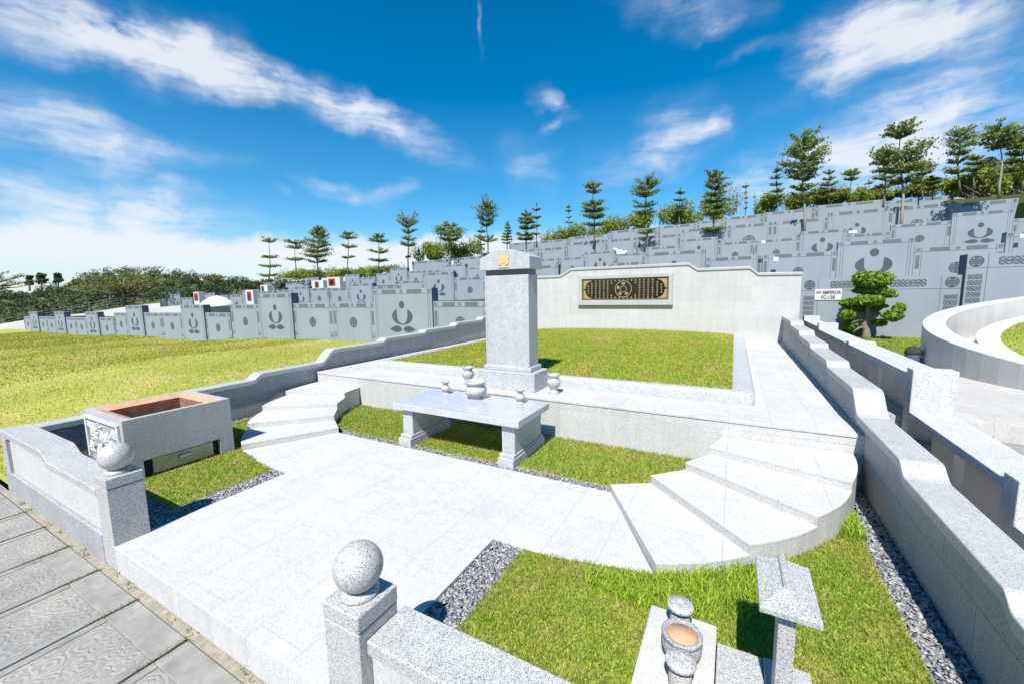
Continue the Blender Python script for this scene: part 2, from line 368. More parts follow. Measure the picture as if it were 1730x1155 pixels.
# gently warp the (azimuth, elevation) chart so cloud edges fray
nz = N.new('ShaderNodeTexNoise'); Lk(cb.outputs[0], nz.inputs['Vector']); nz.inputs['Scale'].default_value = 9; nz.inputs['Detail'].default_value = 4; nz.inputs['Roughness'].default_value = .5
sb = N.new('ShaderNodeVectorMath'); sb.operation = 'SUBTRACT'; Lk(nz.outputs['Color'], sb.inputs[0]); sb.inputs[1].default_value = (.5, .5, .5)
sl = N.new('ShaderNodeVectorMath'); sl.operation = 'MULTIPLY_ADD'; Lk(sb.outputs[0], sl.inputs[0]); sl.inputs[1].default_value = (.17, .085, 0); Lk(cb.outputs[0], sl.inputs[2])
CL = [(-1.235,.42,.126,.036,.137,1.0),(-1.178,.405,.146,.034,.033,1.0),(-1.121,.413,.075,.031,-.132,.9),(-.995,.399,.07,.026,-.101,.8),(-.862,.392,.085,.026,-.2,1.1),(-.75,.352,.12,.028,-.3,.95),(-1.323,.296,.053,.025,-.106,.8),(-1.302,.253,.082,.031,.074,.9),(-1.163,.259,.101,.022,.072,.5),(-1.341,.183,.047,.022,-.066,.6),(-1.295,.139,.107,.038,.063,.9),(-1.137,.149,.1,.044,-.337,.7),(-1.232,.171,.099,.025,.016,.5),(-.563,.545,.035,.007,-1.455,.45),(-.395,.41,.039,.014,-.688,.9),(-.392,.363,.023,.010,.158,.7),(-.458,.289,.058,.044,-.765,.65),(-.205,.277,.112,.048,.239,.55),(-.118,.331,.07,.05,.094,.7),(-.063,.341,.029,.016,.501,.5),(-.111,.533,.093,.035,-.248,.7),(-.061,.484,.03,.011,-.054,.5),(.01,.434,.033,.011,.155,.5),(.148,.429,.063,.034,.207,.95),(.216,.401,.094,.038,.006,.9),(.277,.408,.077,.035,-.22,1.0),(.124,.362,.081,.011,.244,.5),(.195,.358,.068,.011,.236,.4),(.227,.29,.163,.036,.234,.75),(.284,.249,.119,.049,.143,.9),(.113,.236,.124,.026,.09,.6),(.037,.19,.06,.029,.053,.8),(.267,.205,.138,.042,-.068,.9),(-.863,.22,.069,.016,-.269,.85),(-.762,.232,.046,.015,.092,.8),(-.989,.214,.024,.012,-.154,.4)]
acc = None
for a0, e0, L, h, an, s in CL:
    mp = N.new('ShaderNodeMapping'); mp.vector_type = 'TEXTURE'; Lk(sl.outputs[0], mp.inputs[0])
    mp.inputs['Location'].default_value = (a0, e0, 0); mp.inputs['Rotation'].default_value = (0, 0, an); mp.inputs['Scale'].default_value = (L*1.75/math.cos(e0), h*1.9, 1)
    gr = N.new('ShaderNodeTexGradient'); gr.gradient_type = 'SPHERICAL'; Lk(mp.outputs[0], gr.inputs[0])
    v = wm('MULTIPLY', gr.outputs[1], s)
    acc = v if acc is None else wm('ADD', acc, v)
# streaky fibres running across the chart
sl2 = N.new('ShaderNodeVectorMath'); sl2.operation = 'MULTIPLY_ADD'; Lk(sb.outputs[0], sl2.inputs[0]); sl2.inputs[1].default_value = (.10, .022, 0); Lk(cb.outputs[0], sl2.inputs[2])
ms = N.new('ShaderNodeMapping'); Lk(sl2.outputs[0], ms.inputs[0]); ms.inputs['Rotation'].default_value = (0, 0, .12); ms.inputs['Scale'].default_value = (5, 19, 1)
n2 = N.new('ShaderNodeTexNoise'); Lk(ms.outputs[0], n2.inputs['Vector']); n2.inputs['Scale'].default_value = 1.3; n2.inputs['Detail'].default_value = 9; n2.inputs['Roughness'].default_value = .62; n2.inputs['Distortion'].default_value = .12
n3 = N.new('ShaderNodeTexNoise'); Lk(sl2.outputs[0], n3.inputs['Vector']); n3.inputs['Scale'].default_value = 12; n3.inputs['Detail'].default_value = 7; n3.inputs['Roughness'].default_value = .6
fib = wm('ADD', wm('MULTIPLY', n2.outputs[0], .72), wm('MULTIPLY', n3.outputs[0], .38))
cm = wm('MULTIPLY', wm('MULTIPLY', acc, 1.25), wm('MULTIPLY_ADD', fib, 3.7, -1.2))
rp = N.new('ShaderNodeMapRange'); rp.interpolation_type = 'SMOOTHSTEP'; Lk(cm, rp.inputs[0]); rp.inputs[1].default_value = .0; rp.inputs[2].default_value = 1.85; rp.inputs[3].default_value = 0; rp.inputs[4].default_value = .86
# bank of white cumulus standing along the horizon
bk = wm('MULTIPLY_ADD', n3.outputs[0], .075, .098)
n4 = N.new('ShaderNodeTexNoise'); Lk(cb.outputs[0], n4.inputs['Vector']); n4.inputs['Scale'].default_value = 3.5; n4.inputs['Detail'].default_value = 3
bk = wm('ADD', bk, wm('MULTIPLY_ADD', n4.outputs[0], .09, -.045))
b2 = N.new('ShaderNodeMapRange'); b2.interpolation_type = 'SMOOTHSTEP'; Lk(wm('SUBTRACT', bk, el), b2.inputs[0]); b2.inputs[1].default_value = -.006; b2.inputs[2].default_value = .03; b2.inputs[4].default_value = .9
# pale haze close to the horizon
hz = N.new('ShaderNodeMapRange'); Lk(el, hz.inputs[0]); hz.inputs[1].default_value = .42; hz.inputs[2].default_value = .0; hz.inputs[3].default_value = 0; hz.inputs[4].default_value = .30
m1 = N.new('ShaderNodeMix'); m1.data_type = 'RGBA'; Lk(hz.outputs[0], m1.inputs[0]); Lk(hs.outputs[0], m1.inputs[6]); m1.inputs[7].default_value = (3.6, 5.3, 6.9, 1)
m2 = N.new('ShaderNodeMix'); m2.data_type = 'RGBA'; lowf = N.new('ShaderNodeMapRange'); lowf.interpolation_type = 'SMOOTHSTEP'; Lk(el, lowf.inputs[0]); lowf.inputs[1].default_value = .025; lowf.inputs[2].default_value = .085; lowf.inputs[3].default_value = .3
Lk(wm('MAXIMUM', rp.outputs[0], wm('MULTIPLY', b2.outputs[0], lowf.outputs[0])), m2.inputs[0]); Lk(m1.outputs[2], m2.inputs[6]); m2.inputs[7].default_value = (5.9, 6.1, 6.45, 1)
Lk(m2.outputs[2], bg.inputs[0]); bg.inputs[1].default_value = .088
sc.view_settings.view_transform = 'Standard'; sc.view_settings.look = 'None'; sc.view_settings.exposure = .80; sc.view_settings.gamma = 1
#=PART2=
X0 = -4.41
def mir(x): return 2*X0-x
# ------------------------------------------------------------------ plaza, platform, steps
pl = [(-6.348, 1.66), (-2.404, 1.66), (-2.41, 3.86), (-1.7, 3.86), (-.62, 4.09), (-1.46, 5.6), (-7.36, 5.6), (-8.2, 4.09), (-7.12, 3.86), (-6.45, 3.87), (-6.42, 2.02), (-6.348, 2.02)]
o = child(MB().prism(pl, -.36, 0), 'plaza_paving', M['floor'], None, bevel=.006); tag(o, kind='structure')
pf = empty('stone_platform', (X0, 7.4, .77), 'raised white granite platform with grey front face behind the offering table', 'platform')
child(MB().box(-10.46, 1.735, 7.4, 19.22, -.05, .72), 'retaining_face', M['wall_y'], pf)
child(MB().box(-10.46, 1.735, 7.385, 19.22, .72, .77), 'paving', M['floor'], pf, bevel=.006)
H1 = .12
I = [(-1.472, 5.59), (-.96, 5.89), (-.535, 6.31), (-.238, 6.78), (-.07, 7.385)]
Nn = [(-.60, 4.09), (.249, 4.672), (.921, 5.377), (1.393, 6.263), (1.62, 7.385)]
def arc(a, b, bulge, n=6):
    a, b = Vector(a), Vector(b); d = b-a; p = Vector((d.y, -d.x)).normalized()
    return [tuple(a+d*(i/n)+p*bulge*4*(i/n)*(1-i/n)) for i in range(n+1)]
for side, m in (('right', lambda x: x), ('left', mir)):
    r = empty('stone_steps', (m(.2), 5.6, 0), 'fan shaped white granite steps %s' % ('on the right of the courtyard, nearest the roofed lantern' if side == 'right' else 'on the left of the courtyard, behind the burner'), 'steps', 'curved steps up to the platform')
    for k in range(4):
        outer = []
        outer = arc(Nn[k], Nn[k+1], .05)
        poly = [I[k], I[k+1]]+outer[::-1]
        poly = [(m(x), y) for x, y in poly]
        e = .012
        child(MB().prism(poly, -.06, (k+1)*H1-.03), 'riser', M['wall_y'], r)
        cxy = np.mean(poly, 0)
        tr = [(x+(x-cxy[0])*.006, y+(y-cxy[1])*.006) for x, y in poly]
        child(MB().prism(tr, (k+1)*H1-.03, (k+1)*H1), 'tread', M['stair'], r, bevel=.004)
# ------------------------------------------------------------------ side walls with stepped S-curve copings
LV = [(1.66, 3.66, .755), (3.82, 5.64, .86), (5.88, 7.58, 1.0), (8.06, 9.98, 1.335), (10.2, 12.1, 1.44), (12.3, 14.05, 1.545), (14.38, 16.2, 1.675), (16.46, 19.2, 1.80)]
def coping_path(lv):
    P = []
    for i, (a, b, z) in enumerate(lv):
        P += [(a, z), (b, z)]
        if i+1 < len(lv):
            a2, z2 = lv[i+1][0], lv[i+1][2]
            for k in range(1, 6):
                s = k/6; e = s*s*(3-2*s); P.append((b+(a2-b)*s, z+(z2-z)*e))
    return P
def drop(P, d): return [(q, z-d) for q, z in P]
for side in ('right', 'left'):
    m = (lambda x: x) if side == 'right' else mir
    P = coping_path(LV)
    r = empty('side_wall', (m(1.86), 10, 0), 'long granite side wall with stepped wavy coping, %s' % ('between the right steps and the open railing' if side == 'right' else 'bordering the big dry lawn on the left'), 'wall', 'side walls of the plot')
    xs = sorted((m(1.735), m(2.0))); xc = sorted((m(1.68), m(2.05)))
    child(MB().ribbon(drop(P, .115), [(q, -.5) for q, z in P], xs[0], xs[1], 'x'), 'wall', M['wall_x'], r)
    child(MB().ribbon(P, drop(P, .115), xc[0], xc[1], 'x'), 'coping', M['coping2'], r, bevel=.012)
# front walls and gate posts
def front_wall(xa, xb, label, high):
    r = empty('front_wall', ((xa+xb)/2, 1.83, -.31), label, 'wall', 'front walls of the plot')
    if high:
        P = [(xa, .775), (-8.78, .775)]+[(-8.78+.36*k/6, .775-.125*(k/6)**2*(3-2*k/6)) for k in range(1, 7)]+[(xb, .65)]
    else: P = [(xa, .63), (xb, .63)]
    b = .0
    child(MB().ribbon(drop(P, .105), [(q, -.45) for q, z in P], 1.70, 1.97, 'y'), 'wall', M['wall_y'], r)
    child(MB().box(xa+(.0 if high else .0), xb, 1.655, 1.70, -.45, .06), 'plinth', M['plinth'], r, bevel=.012)
    Pc = [(P[0][0]-(.04 if high else 0), P[0][1])]+P[1:]
    child(MB().ribbon(Pc, drop(Pc, .105), 1.655, 2.02, 'y'), 'coping', M['coping'], r, bevel=.014)
front_wall(-10.86, -6.695, 'left front wall with grey coping that dips beside the carved burner', True)
front_wall(-2.055, 2.05, 'grey coped front wall running out of the picture below the near ball post', False)
for xa, lab in ((-6.69, 'square granite gate post with a stone ball, standing in front of the burner'), (-2.405, 'nearest square granite gate post with a polished stone ball on top')):
    r = empty('gate_post', (xa+.172, 1.79, -.31), lab, 'gate post', 'gate posts')
    y0, y1 = 1.605, 1.955
    if xa < -5: y0, y1 = 1.66, 2.01
    child(MB().box(xa, xa+.345, y0, y1, -.42, .70), 'shaft', M['coping'], r, bevel=.008)
    child(MB().box(xa-.004, xa+.349, y0-.004, y1+.004, .706, .83), 'cap', M['coping'], r, bevel=.012)
    c = (xa+.172, (y0+y1)/2, 0)
    child(MB().lathe([(.13, .83), (.135, .85), (.10, .872), (.08, .885)], c, 36), 'collar', M['coping'], r, smooth=True)
    child(MB().ball((c[0], c[1], 1.03), .168, 48, 28), 'ball', M['coping'], r, smooth=True)
# ------------------------------------------------------------------ back wall and plaque
WY = 19.2
BW = [(-11.05, 3.49), (-9.66, 3.49), (-9.36, 3.74), (-7.7, 3.74), (-7.10, 4.06), (-1.80, 4.06), (-1.42, 3.80), (.50, 3.80), (.80, 3.53), (2.24, 3.50)]
bw = empty('tomb_wall', (X0, WY, .77), 'tall white granite back wall with stepped top and a black gilt plaque', 'wall')
child(MB().ribbon(drop(BW, .115), [(q, -.5) for q, z in BW], WY, WY+.42, 'y'), 'wall', M['wall_y'], bw)
Pc = [(BW[0][0]-.04, BW[0][1])]+BW[1:-1]+[(BW[-1][0]+.04, BW[-1][1])]
child(MB().ribbon(Pc, drop(Pc, .115), WY-.045, WY+.47, 'y'), 'coping', M['coping2'], bw, bevel=.015)
px0, px1, pz0, pz1 = -6.69, -2.40, 2.31, 3.66
fr = MB()
fr.box(px0, px1, WY-.12, WY, pz1-.17, pz1).box(px0, px1, WY-.12, WY, pz0, pz0+.17).box(px0, px0+.16, WY-.118, WY, pz0+.17, pz1-.17).box(px1-.16, px1, WY-.118, WY, pz0+.17, pz1-.17)
fr.box(px0-.03, px1+.03, WY-.15, WY, pz0-.06, pz0-.002)
plq = child(fr, 'plaque', M['coping2'], bw, bevel=.01)
child(MB().box(px0+.16, px1-.16, WY-.05, WY-.005, pz0+.17, pz1-.17), 'black_panel', M['blackgloss'], plq)
ix0, ix1, iz0, iz1 = px0+.16, px1-.16, pz0+.17, pz1-.17; pcx, pcz = (ix0+ix1)/2, (iz0+iz1)/2
gl = MB(); yb = WY-.066; rr = random.Random(4)
def bar(x0, x1, z0, z1): gl.box(x0, x1, yb, WY-.049, z0, z1)
for a in (.03,):
    bar(ix0+a, ix1-a, iz1-a-.018, iz1-a); bar(ix0+a, ix1-a, iz0+a, iz0+a+.018); bar(ix0+a, ix0+a+.018, iz0+a+.018, iz1-a-.018); bar(ix1-a-.018, ix1-a, iz0+a+.018, iz1-a-.018)
def glyph(x, z, s):
    for k in range(3): w = s*rr.uniform(.6, 1)/2; zz = z+s*(k-1)*.36; bar(x-w, x+w, zz-s*.085, zz+s*.085)
    for k in range(2): xx = x+s*rr.uniform(-.32, .32); gl.box(xx-s*.075, xx+s*.075, yb-.002, WY-.049, z-s*.45, z+s*.45)
colx = [-1.68, -1.50, -1.305, -1.11, -.92, -.73]; s0 = .105
for sgn in (-1, 1):
    for i, cx in enumerate(colx):
        rows = [4, 6, 8, 8, 8, 8][i]
        for k in range(rows):
            z = (k-(rows-1)/2)*.113
            glyph(pcx+sgn*abs(cx), pcz+z, s0*.78)
for k in range(7):
    x = (k-3)*.185
    for z in (-.3955, .3955): glyph(pcx+x, pcz+z, s0*.8)
for x in (-.55, .55):
    for z in (-.2825, .2825): glyph(pcx+x, pcz+z, s0*.8)
child(gl, 'lettering', M['gold'], plq)
em = MB()
def ring(r0, r1, n=40, y0=WY-.068):
    for k in range(n):
        a, b = 2*PI*k/n, 2*PI*(k+1)/n
        em.plate([(r0*math.cos(a), r0*math.sin(a)), (r1*math.cos(a), r1*math.sin(a)), (r1*math.cos(b), r1*math.sin(b)), (r0*math.cos(b), r0*math.sin(b))], (pcx, 0, pcz), y0, WY-.049)
ring(.355, .385); ring(.13, .155)
for k in range(5):
    a = PI/2+k*2*PI/5
    if k in (4,): continue
    em.plate([(.25*math.cos(a)+.085*math.cos(q)*math.sin(a)*-1+.055*math.sin(q)*math.cos(a), .25*math.sin(a)+.085*math.cos(q)*math.cos(a)+.055*math.sin(q)*math.sin(a)) for q in [2*PI*i/14 for i in range(14)]], (pcx, 0, pcz), WY-.07, WY-.049)
for sx_ in (-1, 1):
    for sz_ in (-1, 1):
        c = (pcx+sx_*((ix1-ix0)/2-.075), pcz+sz_*((iz1-iz0)/2-.075))
        poly = [(0, 0), (-.40, 0), (-.40, -.03)]+[(-.40+.31*math.sin(q), -.03-.35*(1-math.cos(q))) for q in [PI/2*i/8 for i in range(1, 9)]]+[(-.05, -.40), (0, -.40)]
        em.plate([(u*sx_, w*sz_) for u, w in poly], (c[0], 0, c[1]), WY-.068, WY-.049)
child(em, 'emblem', M['gold'], plq)
# ------------------------------------------------------------------ kerb and grass mound
kx0, kx1, ky = -9.22, .41, 8.43
def rail_poly(x0, x1, y0, y1, r, n=6):
    P = [(x0, y1)]
    P += [(x0+r-r*math.cos(PI/2*i/n), y0+r-r*math.sin(PI/2*i/n)) for i in range(n+1)]
    P += [(x1-r+r*math.sin(PI/2*i/n), y0+r-r*math.cos(PI/2*i/n)) for i in range(n+1)]
    P += [(x1, y1)]; return P
outer = rail_poly(kx0, kx1, ky, WY-.004, .14); inner = rail_poly(kx0+.37, kx1-.37, ky+.26, WY-.004, .03)
kb = MB(); n = len(outer); r_ = .07
def rings():
    L = []
    for z, e in ((.765, 0), (.95, 0), (.985, .018), (1.005, .06)):
        L.append([(p[0]+(q[0]-p[0])*e/.37, p[1]+(q[1]-p[1])*e/.37, z) for p, q in zip(outer, inner)])
    L.append([(p[0]+(q[0]-p[0])*.9, p[1]+(q[1]-p[1])*.9, 1.008) for p, q in zip(outer, inner)])
    L.append([(q[0], q[1], 1.0) for q in inner]); L.append([(q[0], q[1], .765) for q in inner]); return L
R7 = rings()
for a in R7: kb.v += a
for j in range(len(R7)-1):
    for i in range(n-1): kb.f.append((j*n+i, j*n+i+1, (j+1)*n+i+1, (j+1)*n+i))
o = child(kb, 'mound_kerb', M['stele'], None, smooth=True); tag(o, 'low rounded granite kerb around the grass mound on the platform', 'kerb')
mod = o.modifiers.new('edge', 'EDGE_SPLIT'); mod.split_angle = math.radians(40)
def mound_z(x, y):
    u = (x-X0)/4.42; v = (y-8.69)/10.5
    return 1.0+.15*np.sin(np.clip(v, 0, 1)*PI*.62)*np.clip(1-u**2, 0, 1)**.6
gx = np.linspace(kx0+.36, kx1-.36, 40); gy = np.linspace(ky+.25, WY-.01, 40)
mb = MB(); mb.v = [(x, y, float(mound_z(x, y))-.012) for y in gy for x in gx]
mb.f = [(j*40+i, j*40+i+1, (j+1)*40+i+1, (j+1)*40+i) for j in range(39) for i in range(39)]
o = child(mb, 'mound_ground', M['gb_mound'], None, smooth=True); tag(o, kind='structure')
stele_hole = [(-5.2, 8.3), (-3.65, 8.3), (-3.65, 8.46), (-5.2, 8.46)]
P = scatter([(kx0+.38, ky+.27), (kx1-.38, ky+.27), (kx1-.38, WY-.02), (kx0+.38, WY-.02)], 1500)
keep = RNG.random(len(P)) < np.clip(1.25-(P[:, 1]-8)*.075, .3, 1)
P = P[keep]; Z = mound_z(P[:, 0], P[:, 1])
o = blades('mound_grass', np.concatenate([P, Z[:, None]-.012], 1), .055, .011, M['g_mound'], .8); tag(o, 'clipped yellow green grass covering the mound', 'grass')
# ------------------------------------------------------------------ stele
sa, sb_ = -5.13, -3.69; scx = X0
st = empty('stele', (scx, 8.06, .77), 'tall plain grey granite stele with a yellow emblem, in front of the grass mound', 'stele')
child(MB().box(sa, sb_, 7.7, 8.424, .77, 1.185), 'base', M['stele'], st, bevel=.012)
child(MB().box(scx-.60, scx+.60, 7.775, 8.35, 1.185, 1.295), 'plinth', M['stele'], st, bevel=.02)
sh = MB().box(scx-.55, scx+.55, 7.83, 8.27, 1.295, 3.29)
sh.box(scx-.55, scx-.515, 7.818, 7.829, 1.295, 3.29).box(scx+.515, scx+.55, 7.818, 7.829, 1.295, 3.29)
child(sh, 'shaft', M['stele'], st, bevel=.006)
child(MB().box(scx-.53, scx+.53, 7.86, 8.24, 3.29, 3.405), 'neck', M['steled'], st)
cp = [(-.62, 3.405), (.62, 3.405), (.62, 3.665), (.56, 3.69), (.44, 3.735), (.31, 3.79), (.18, 3.825), (-.18, 3.825), (-.31, 3.79), (-.44, 3.735), (-.56, 3.69), (-.62, 3.665)]
child(MB().plate(cp, (scx, 7.74, 0), 0, .62), 'cap', M['stele'], st, bevel=.008)
eb = MB()
for k in range(6):
    a = k*PI/3+.52
    eb.plate([(.085*math.cos(a)+.055*math.cos(q), .085*math.sin(a)+.055*math.sin(q)) for q in [2*PI*i/12 for i in range(12)]], (scx, 7.727-.0007*k, 3.60), 0, .0128)
eb.plate([(.07*math.cos(q), .07*math.sin(q)) for q in [2*PI*i/16 for i in range(16)]], (scx, 7.718, 3.60), 0, .02)
eb.box(scx-.13, scx+.13, 7.724, 7.7395, 3.445, 3.475)
child(eb, 'emblem', M['goldp'], st)
# ------------------------------------------------------------------ offering table with pots
tb = empty('offering_table', (X0, 6.3, 0), 'polished granite altar table on two slab legs standing in the small lawn', 'table')
child(MB().box(-5.81, -3.02, 5.68, 6.95, .70, .82), 'table_top', M['polish'], tb, bevel=.008)
for a in (-5.69, -3.43):
    lg = MB().box(a+.03, a+.28, 5.78, 6.85, .2, .6985)
    lg.box(a, a+.31, 5.665, 6.945, -.05, .14).box(a+.012, a+.298, 5.715, 6.90, .14, .2)
    child(lg, 'leg', M['stele'], tb, bevel=.012)
def vase(name, c, h, lab, grp, prof, mat='coping2', cat='vase'):
    o = child(MB().lathe([(r*h, z*h) for r, z in prof], c, 40), name, M[mat], None, smooth=True); tag(o, lab, cat, grp); return o
VS = [(.02, 0), (.30, 0), (.31, .04), (.27, .08), (.21, .14), (.26, .22), (.35, .32), (.38, .42), (.34, .53), (.23, .62), (.18, .70), (.21, .80), (.33, .92), (.36, .97), (.34, 1), (.28, .985), (.16, .86), (.02, .84)]
VL = [(.02, 0), (.27, 0), (.28, .05), (.21, .12), (.17, .20), (.22, .30), (.31, .44), (.35, .57), (.33, .67), (.25, .76), (.23, .81), (.31, .9), (.33, .97), (.31, 1), (.24, .985), (.15, .88), (.02, .87)]
PT = [(.02, 0), (.38, 0), (.40, .05), (.36, .10), (.46, .18), (.60, .32), (.63, .46), (.58, .60), (.48, .70), (.46, .76), (.56, .84), (.60, .92), (.60, .98), (.56, 1.0), (.49, .985), (.44, .86), (.02, .85)]
vase('stone_vase', (-3.52, 6.71, .82), .27, 'small waisted stone vase near the right end of the offering table', 'vases on the offering table', VS)
vase('stone_vase', (-5.30, 6.71, .82), .27, 'small waisted stone vase left of the round censer on the table', 'vases on the offering table', VS)
r = empty('censer', (-4.50, 6.66, .82), 'round pot bellied stone censer with two lugs in the middle of the table', 'censer')
child(MB().lathe([(q*.36, z*.36) for q, z in PT], (-4.50, 6.66, .82), 44), 'bowl', M['coping2'], r, smooth=True)
for s_ in (-1, 1):
    child(MB().tube([(-4.50+s_*.17, 6.66, .82+.27), (-4.50+s_*.235, 6.66, .82+.30), (-4.50+s_*.225, 6.66, .82+.37)], [.022, .022, .016], 8), 'lug', M['coping2'], r, smooth=True)
vase('stone_vase', (-3.31, 7.86, .77), .42, 'tall stone vase on the platform just right of the stele base', 'tall vases flanking the stele', VL)
vase('stone_vase', (-5.52, 7.86, .77), .42, 'tall stone vase on the platform left of the stele, above the censer', 'tall vases flanking the stele', VL)
# ------------------------------------------------------------------ joss paper burner
bx0, bx1, by0, by1, bh = -9.98, -8.36, 2.47, 4.03, 1.02
bu = empty('paper_burner', ((bx0+bx1)/2, (by0+by1)/2, 0), 'big open granite burner box lined with terracotta, carved on its end', 'burner')
b = MB(); w_ = .10
b.box(bx0, bx0+w_, by0, by1, -.05, bh).box(bx0+w_, bx1-w_, by1-w_, by1, -.05, bh).box(bx0+w_, bx1-w_, by0, by0+w_, -.05, bh)
b.box(bx1-w_, bx1, by0, 2.67, -.05, bh).box(bx1-w_, bx1, 3.80, by1, -.05, bh).box(bx1-w_, bx1, 2.67, 3.80, .30, bh)
child(b, 'casing', M['coping2'], bu)
tz = bh-.004
t_ = MB(); a0, a1, c0, c1 = bx0+w_, bx1-w_, by0+w_, by1-w_; d_ = .15
V0 = [(a0, c0), (a1, c0), (a1, c1), (a0, c1)]; V1 = [(a0+d_, c0+d_), (a1-d_, c0+d_), (a1-d_, c1-d_), (a0+d_, c1-d_)]
for i in range(4):
    j = (i+1) % 4; t_.quad((*V0[i], tz), (*V0[j], tz), (*V1[j], tz-.06), (*V1[i], tz-.06))
child(t_, 'rim', M['terra'], bu)
t2 = MB()
for i in range(4):
    j = (i+1) % 4; t2.quad((*V1[i], tz-.06), (*V1[j], tz-.06), (*V1[j], .34), (*V1[i], .34))
t2.quad(*[(*p, .345) for p in V1]); child(t2, 'lining', M['soot'], bu)
child(MB().box(bx1-.5, bx1-.105, 2.72, 3.78, -.04, .29), 'ash_pit', M['dark'], bu)
dr = child(MB().box(bx1-.10, bx1-.055, 2.80, 3.70, .02, .275), 'ash_drawer', M['metal'], bu, bevel=.006)
child(MB().box(bx1-.055, bx1+.012, 3.17, 3.36, .17, .20).box(bx1-.055, bx1-.045, 3.17, 3.36, .13, .17), 'handle', M['metal'], dr, bevel=.004)
rel = MB(); ry = by0-.03
for q in ((bx0+.12, bx1-.12, .90, .95), (bx0+.12, bx1-.12, .12, .17), (bx0+.12, bx0+.17, .17, .90), (bx1-.17, bx1-.12, .17, .90)): rel.box(q[0], q[1], ry-.01, by0, q[2], q[3])
rl = child(rel, 'relief_frame', M['relief'], bu, bevel=.01)
fl = MB(); rr = random.Random(9)
def petal(cx, cz, ang, L, Wd, y):
    fl.v_start = len(fl.v)
    n = len(fl.v); pts = []
    for i in range(10):
        q = 2*PI*i/10; u = L*.5*(1+math.cos(q)); v = Wd*math.sin(q)*(.6+.4*math.cos(q*.5)**2)
        pts.append((cx+u*math.cos(ang)-v*math.sin(ang), y, cz+u*math.sin(ang)+v*math.cos(ang)))
    fl.v += pts+[(cx+L*.5*math.cos(ang), y-.03, cz+L*.5*math.sin(ang))]
    for i in range(10): fl.f.append((n+i, n+(i+1) % 10, n+10))
for (fx, fz, R_) in ((-9.55, .66, .15), (-9.0, .58, .19), (-9.35, .36, .16), (-8.75, .34, .13), (-9.72, .38, .12), (-8.72, .74, .10)):
    for ringk, (sc_, nn) in enumerate(((1, 8), (.62, 6), (.32, 5))):
        for k in range(nn): petal(fx, fz, 2*PI*k/nn+ringk*.4+rr.uniform(-.1, .1), R_*sc_, R_*.27*sc_, by0-.004-.014*ringk)
for k in range(26): petal(rr.uniform(-9.75, -8.65), rr.uniform(.24, .84), rr.uniform(0, 6.28), rr.uniform(.08, .2), .03, by0-.002)
pts = [(-9.2+.05*math.sin(i), by0-.012, .22+.05*i) for i in range(13)]; fl.tube(pts, [.018]*13, 6)
child(fl, 'carved_flowers', M['relief'], bu)
# ------------------------------------------------------------------ lawns and gravel of the plot
stepR = [(-.62, 4.09)]+arc(Nn[0], Nn[1], .05)[1:]+arc(Nn[1], Nn[2], .05)[1:]+arc(Nn[2], Nn[3], .05)[1:]+arc(Nn[3], Nn[4], .05)[1:]
lawnR = [(-2.03, 2.05), (1.42, 2.05), (1.42, 5.2), (1.46, 6.25), (1.40, 6.22)]+stepR[::-1][6:]+[(-1.7, 3.87), (-2.03, 3.82)]
lawnL = [(-10.12, 2.42), (-6.8, 2.42), (-6.8, 3.84), (-7.12, 3.87)]+[(mir(x), y) for x, y in stepR[:-6]]+[(-10.2, 6.22), (-10.2, 5.2)]
lawnM = [(-7.28, 5.78), (-1.52, 5.78), (-.96, 5.93), (-.535, 6.34), (-.24, 6.8), (-.09, 7.37), (-8.73, 7.37), (-8.58, 6.8), (-8.285, 6.34), (-7.86, 5.93)]
for nm, poly, ex in (('lawn_ground', lawnR, 0), ('lawn_ground', lawnL, 0), ('lawn_ground', lawnM, 0)):
    o = child(MB().prism(poly, -.09, -.018), 'soil_rim', M['soil'], None); tag(o, kind='structure')
    c = np.mean(poly, 0); o = child(MB().prism([(c[0]+(x-c[0])*.986, c[1]+(y-c[1])*.982) for x, y in poly], -.05, -.011), nm, M['gb_near'], None); tag(o, kind='structure')
o = child(MB().box(-10.46, 1.735, 1.97, 7.39, -.2, -.085), 'gravel_bed', M['bed'], None); tag(o, kind='structure')
holeT = [[(-5.7, 5.66), (-5.37, 5.66), (-5.37, 6.95), (-5.7, 6.95)], [(-3.44, 5.66), (-3.12, 5.66), (-3.12, 6.95), (-3.44, 6.95)]]
slabA = [(-.55, 2.0), (-.01, 2.0), (-.01, 3.53), (-.55, 3.53)]; slabB = [(-.01, 2.0), (.62, 2.0), (.62, 3.42), (-.01, 3.42)]
P = scatter([(x*.994+.006*-.3, y*.994+.006*3.5) for x, y in lawnR], 6500, [slabA, slabB]); o = blades('lawn_grass', flat(P, -.014), .042, .0065, M['g_near'], .7); tag(o, 'short green lawn around the small incense slab', 'grass')
P = scatter([(-1.3, 3.72), (-.95, 3.88), (-.62, 4.05)]+arc(Nn[0], Nn[1], .03)[1:]+arc(Nn[1], Nn[2], .03)[1:4]+[(.6, 4.75), (.3, 4.2), (.2, 3.75), (-.5, 3.55), (-1.0, 3.5)], 2300); o = blades('long_grass', flat(P, -.014), .115, .010, M['g_long'], .75); tag(o, 'uncut bright grass growing against the fan shaped steps', 'grass')
P = scatter([(1.2, 5.75), (1.46, 5.75), (1.44, 6.35), (1.3, 6.2)], 2500); o = blades('long_grass', flat(P, -.014), .15, .011, M['g_long'], .7); tag(o, 'tuft of long grass by the gravel at the step corner', 'grass')
P = scatter(lawnL, 3200, [[(bx0, by0), (bx1, by0), (bx1, by1), (bx0, by1)]]); o = blades('lawn_grass', flat(P, -.014), .045, .008, M['g_near'], .75); tag(o, 'short lawn around the paper burner', 'grass')
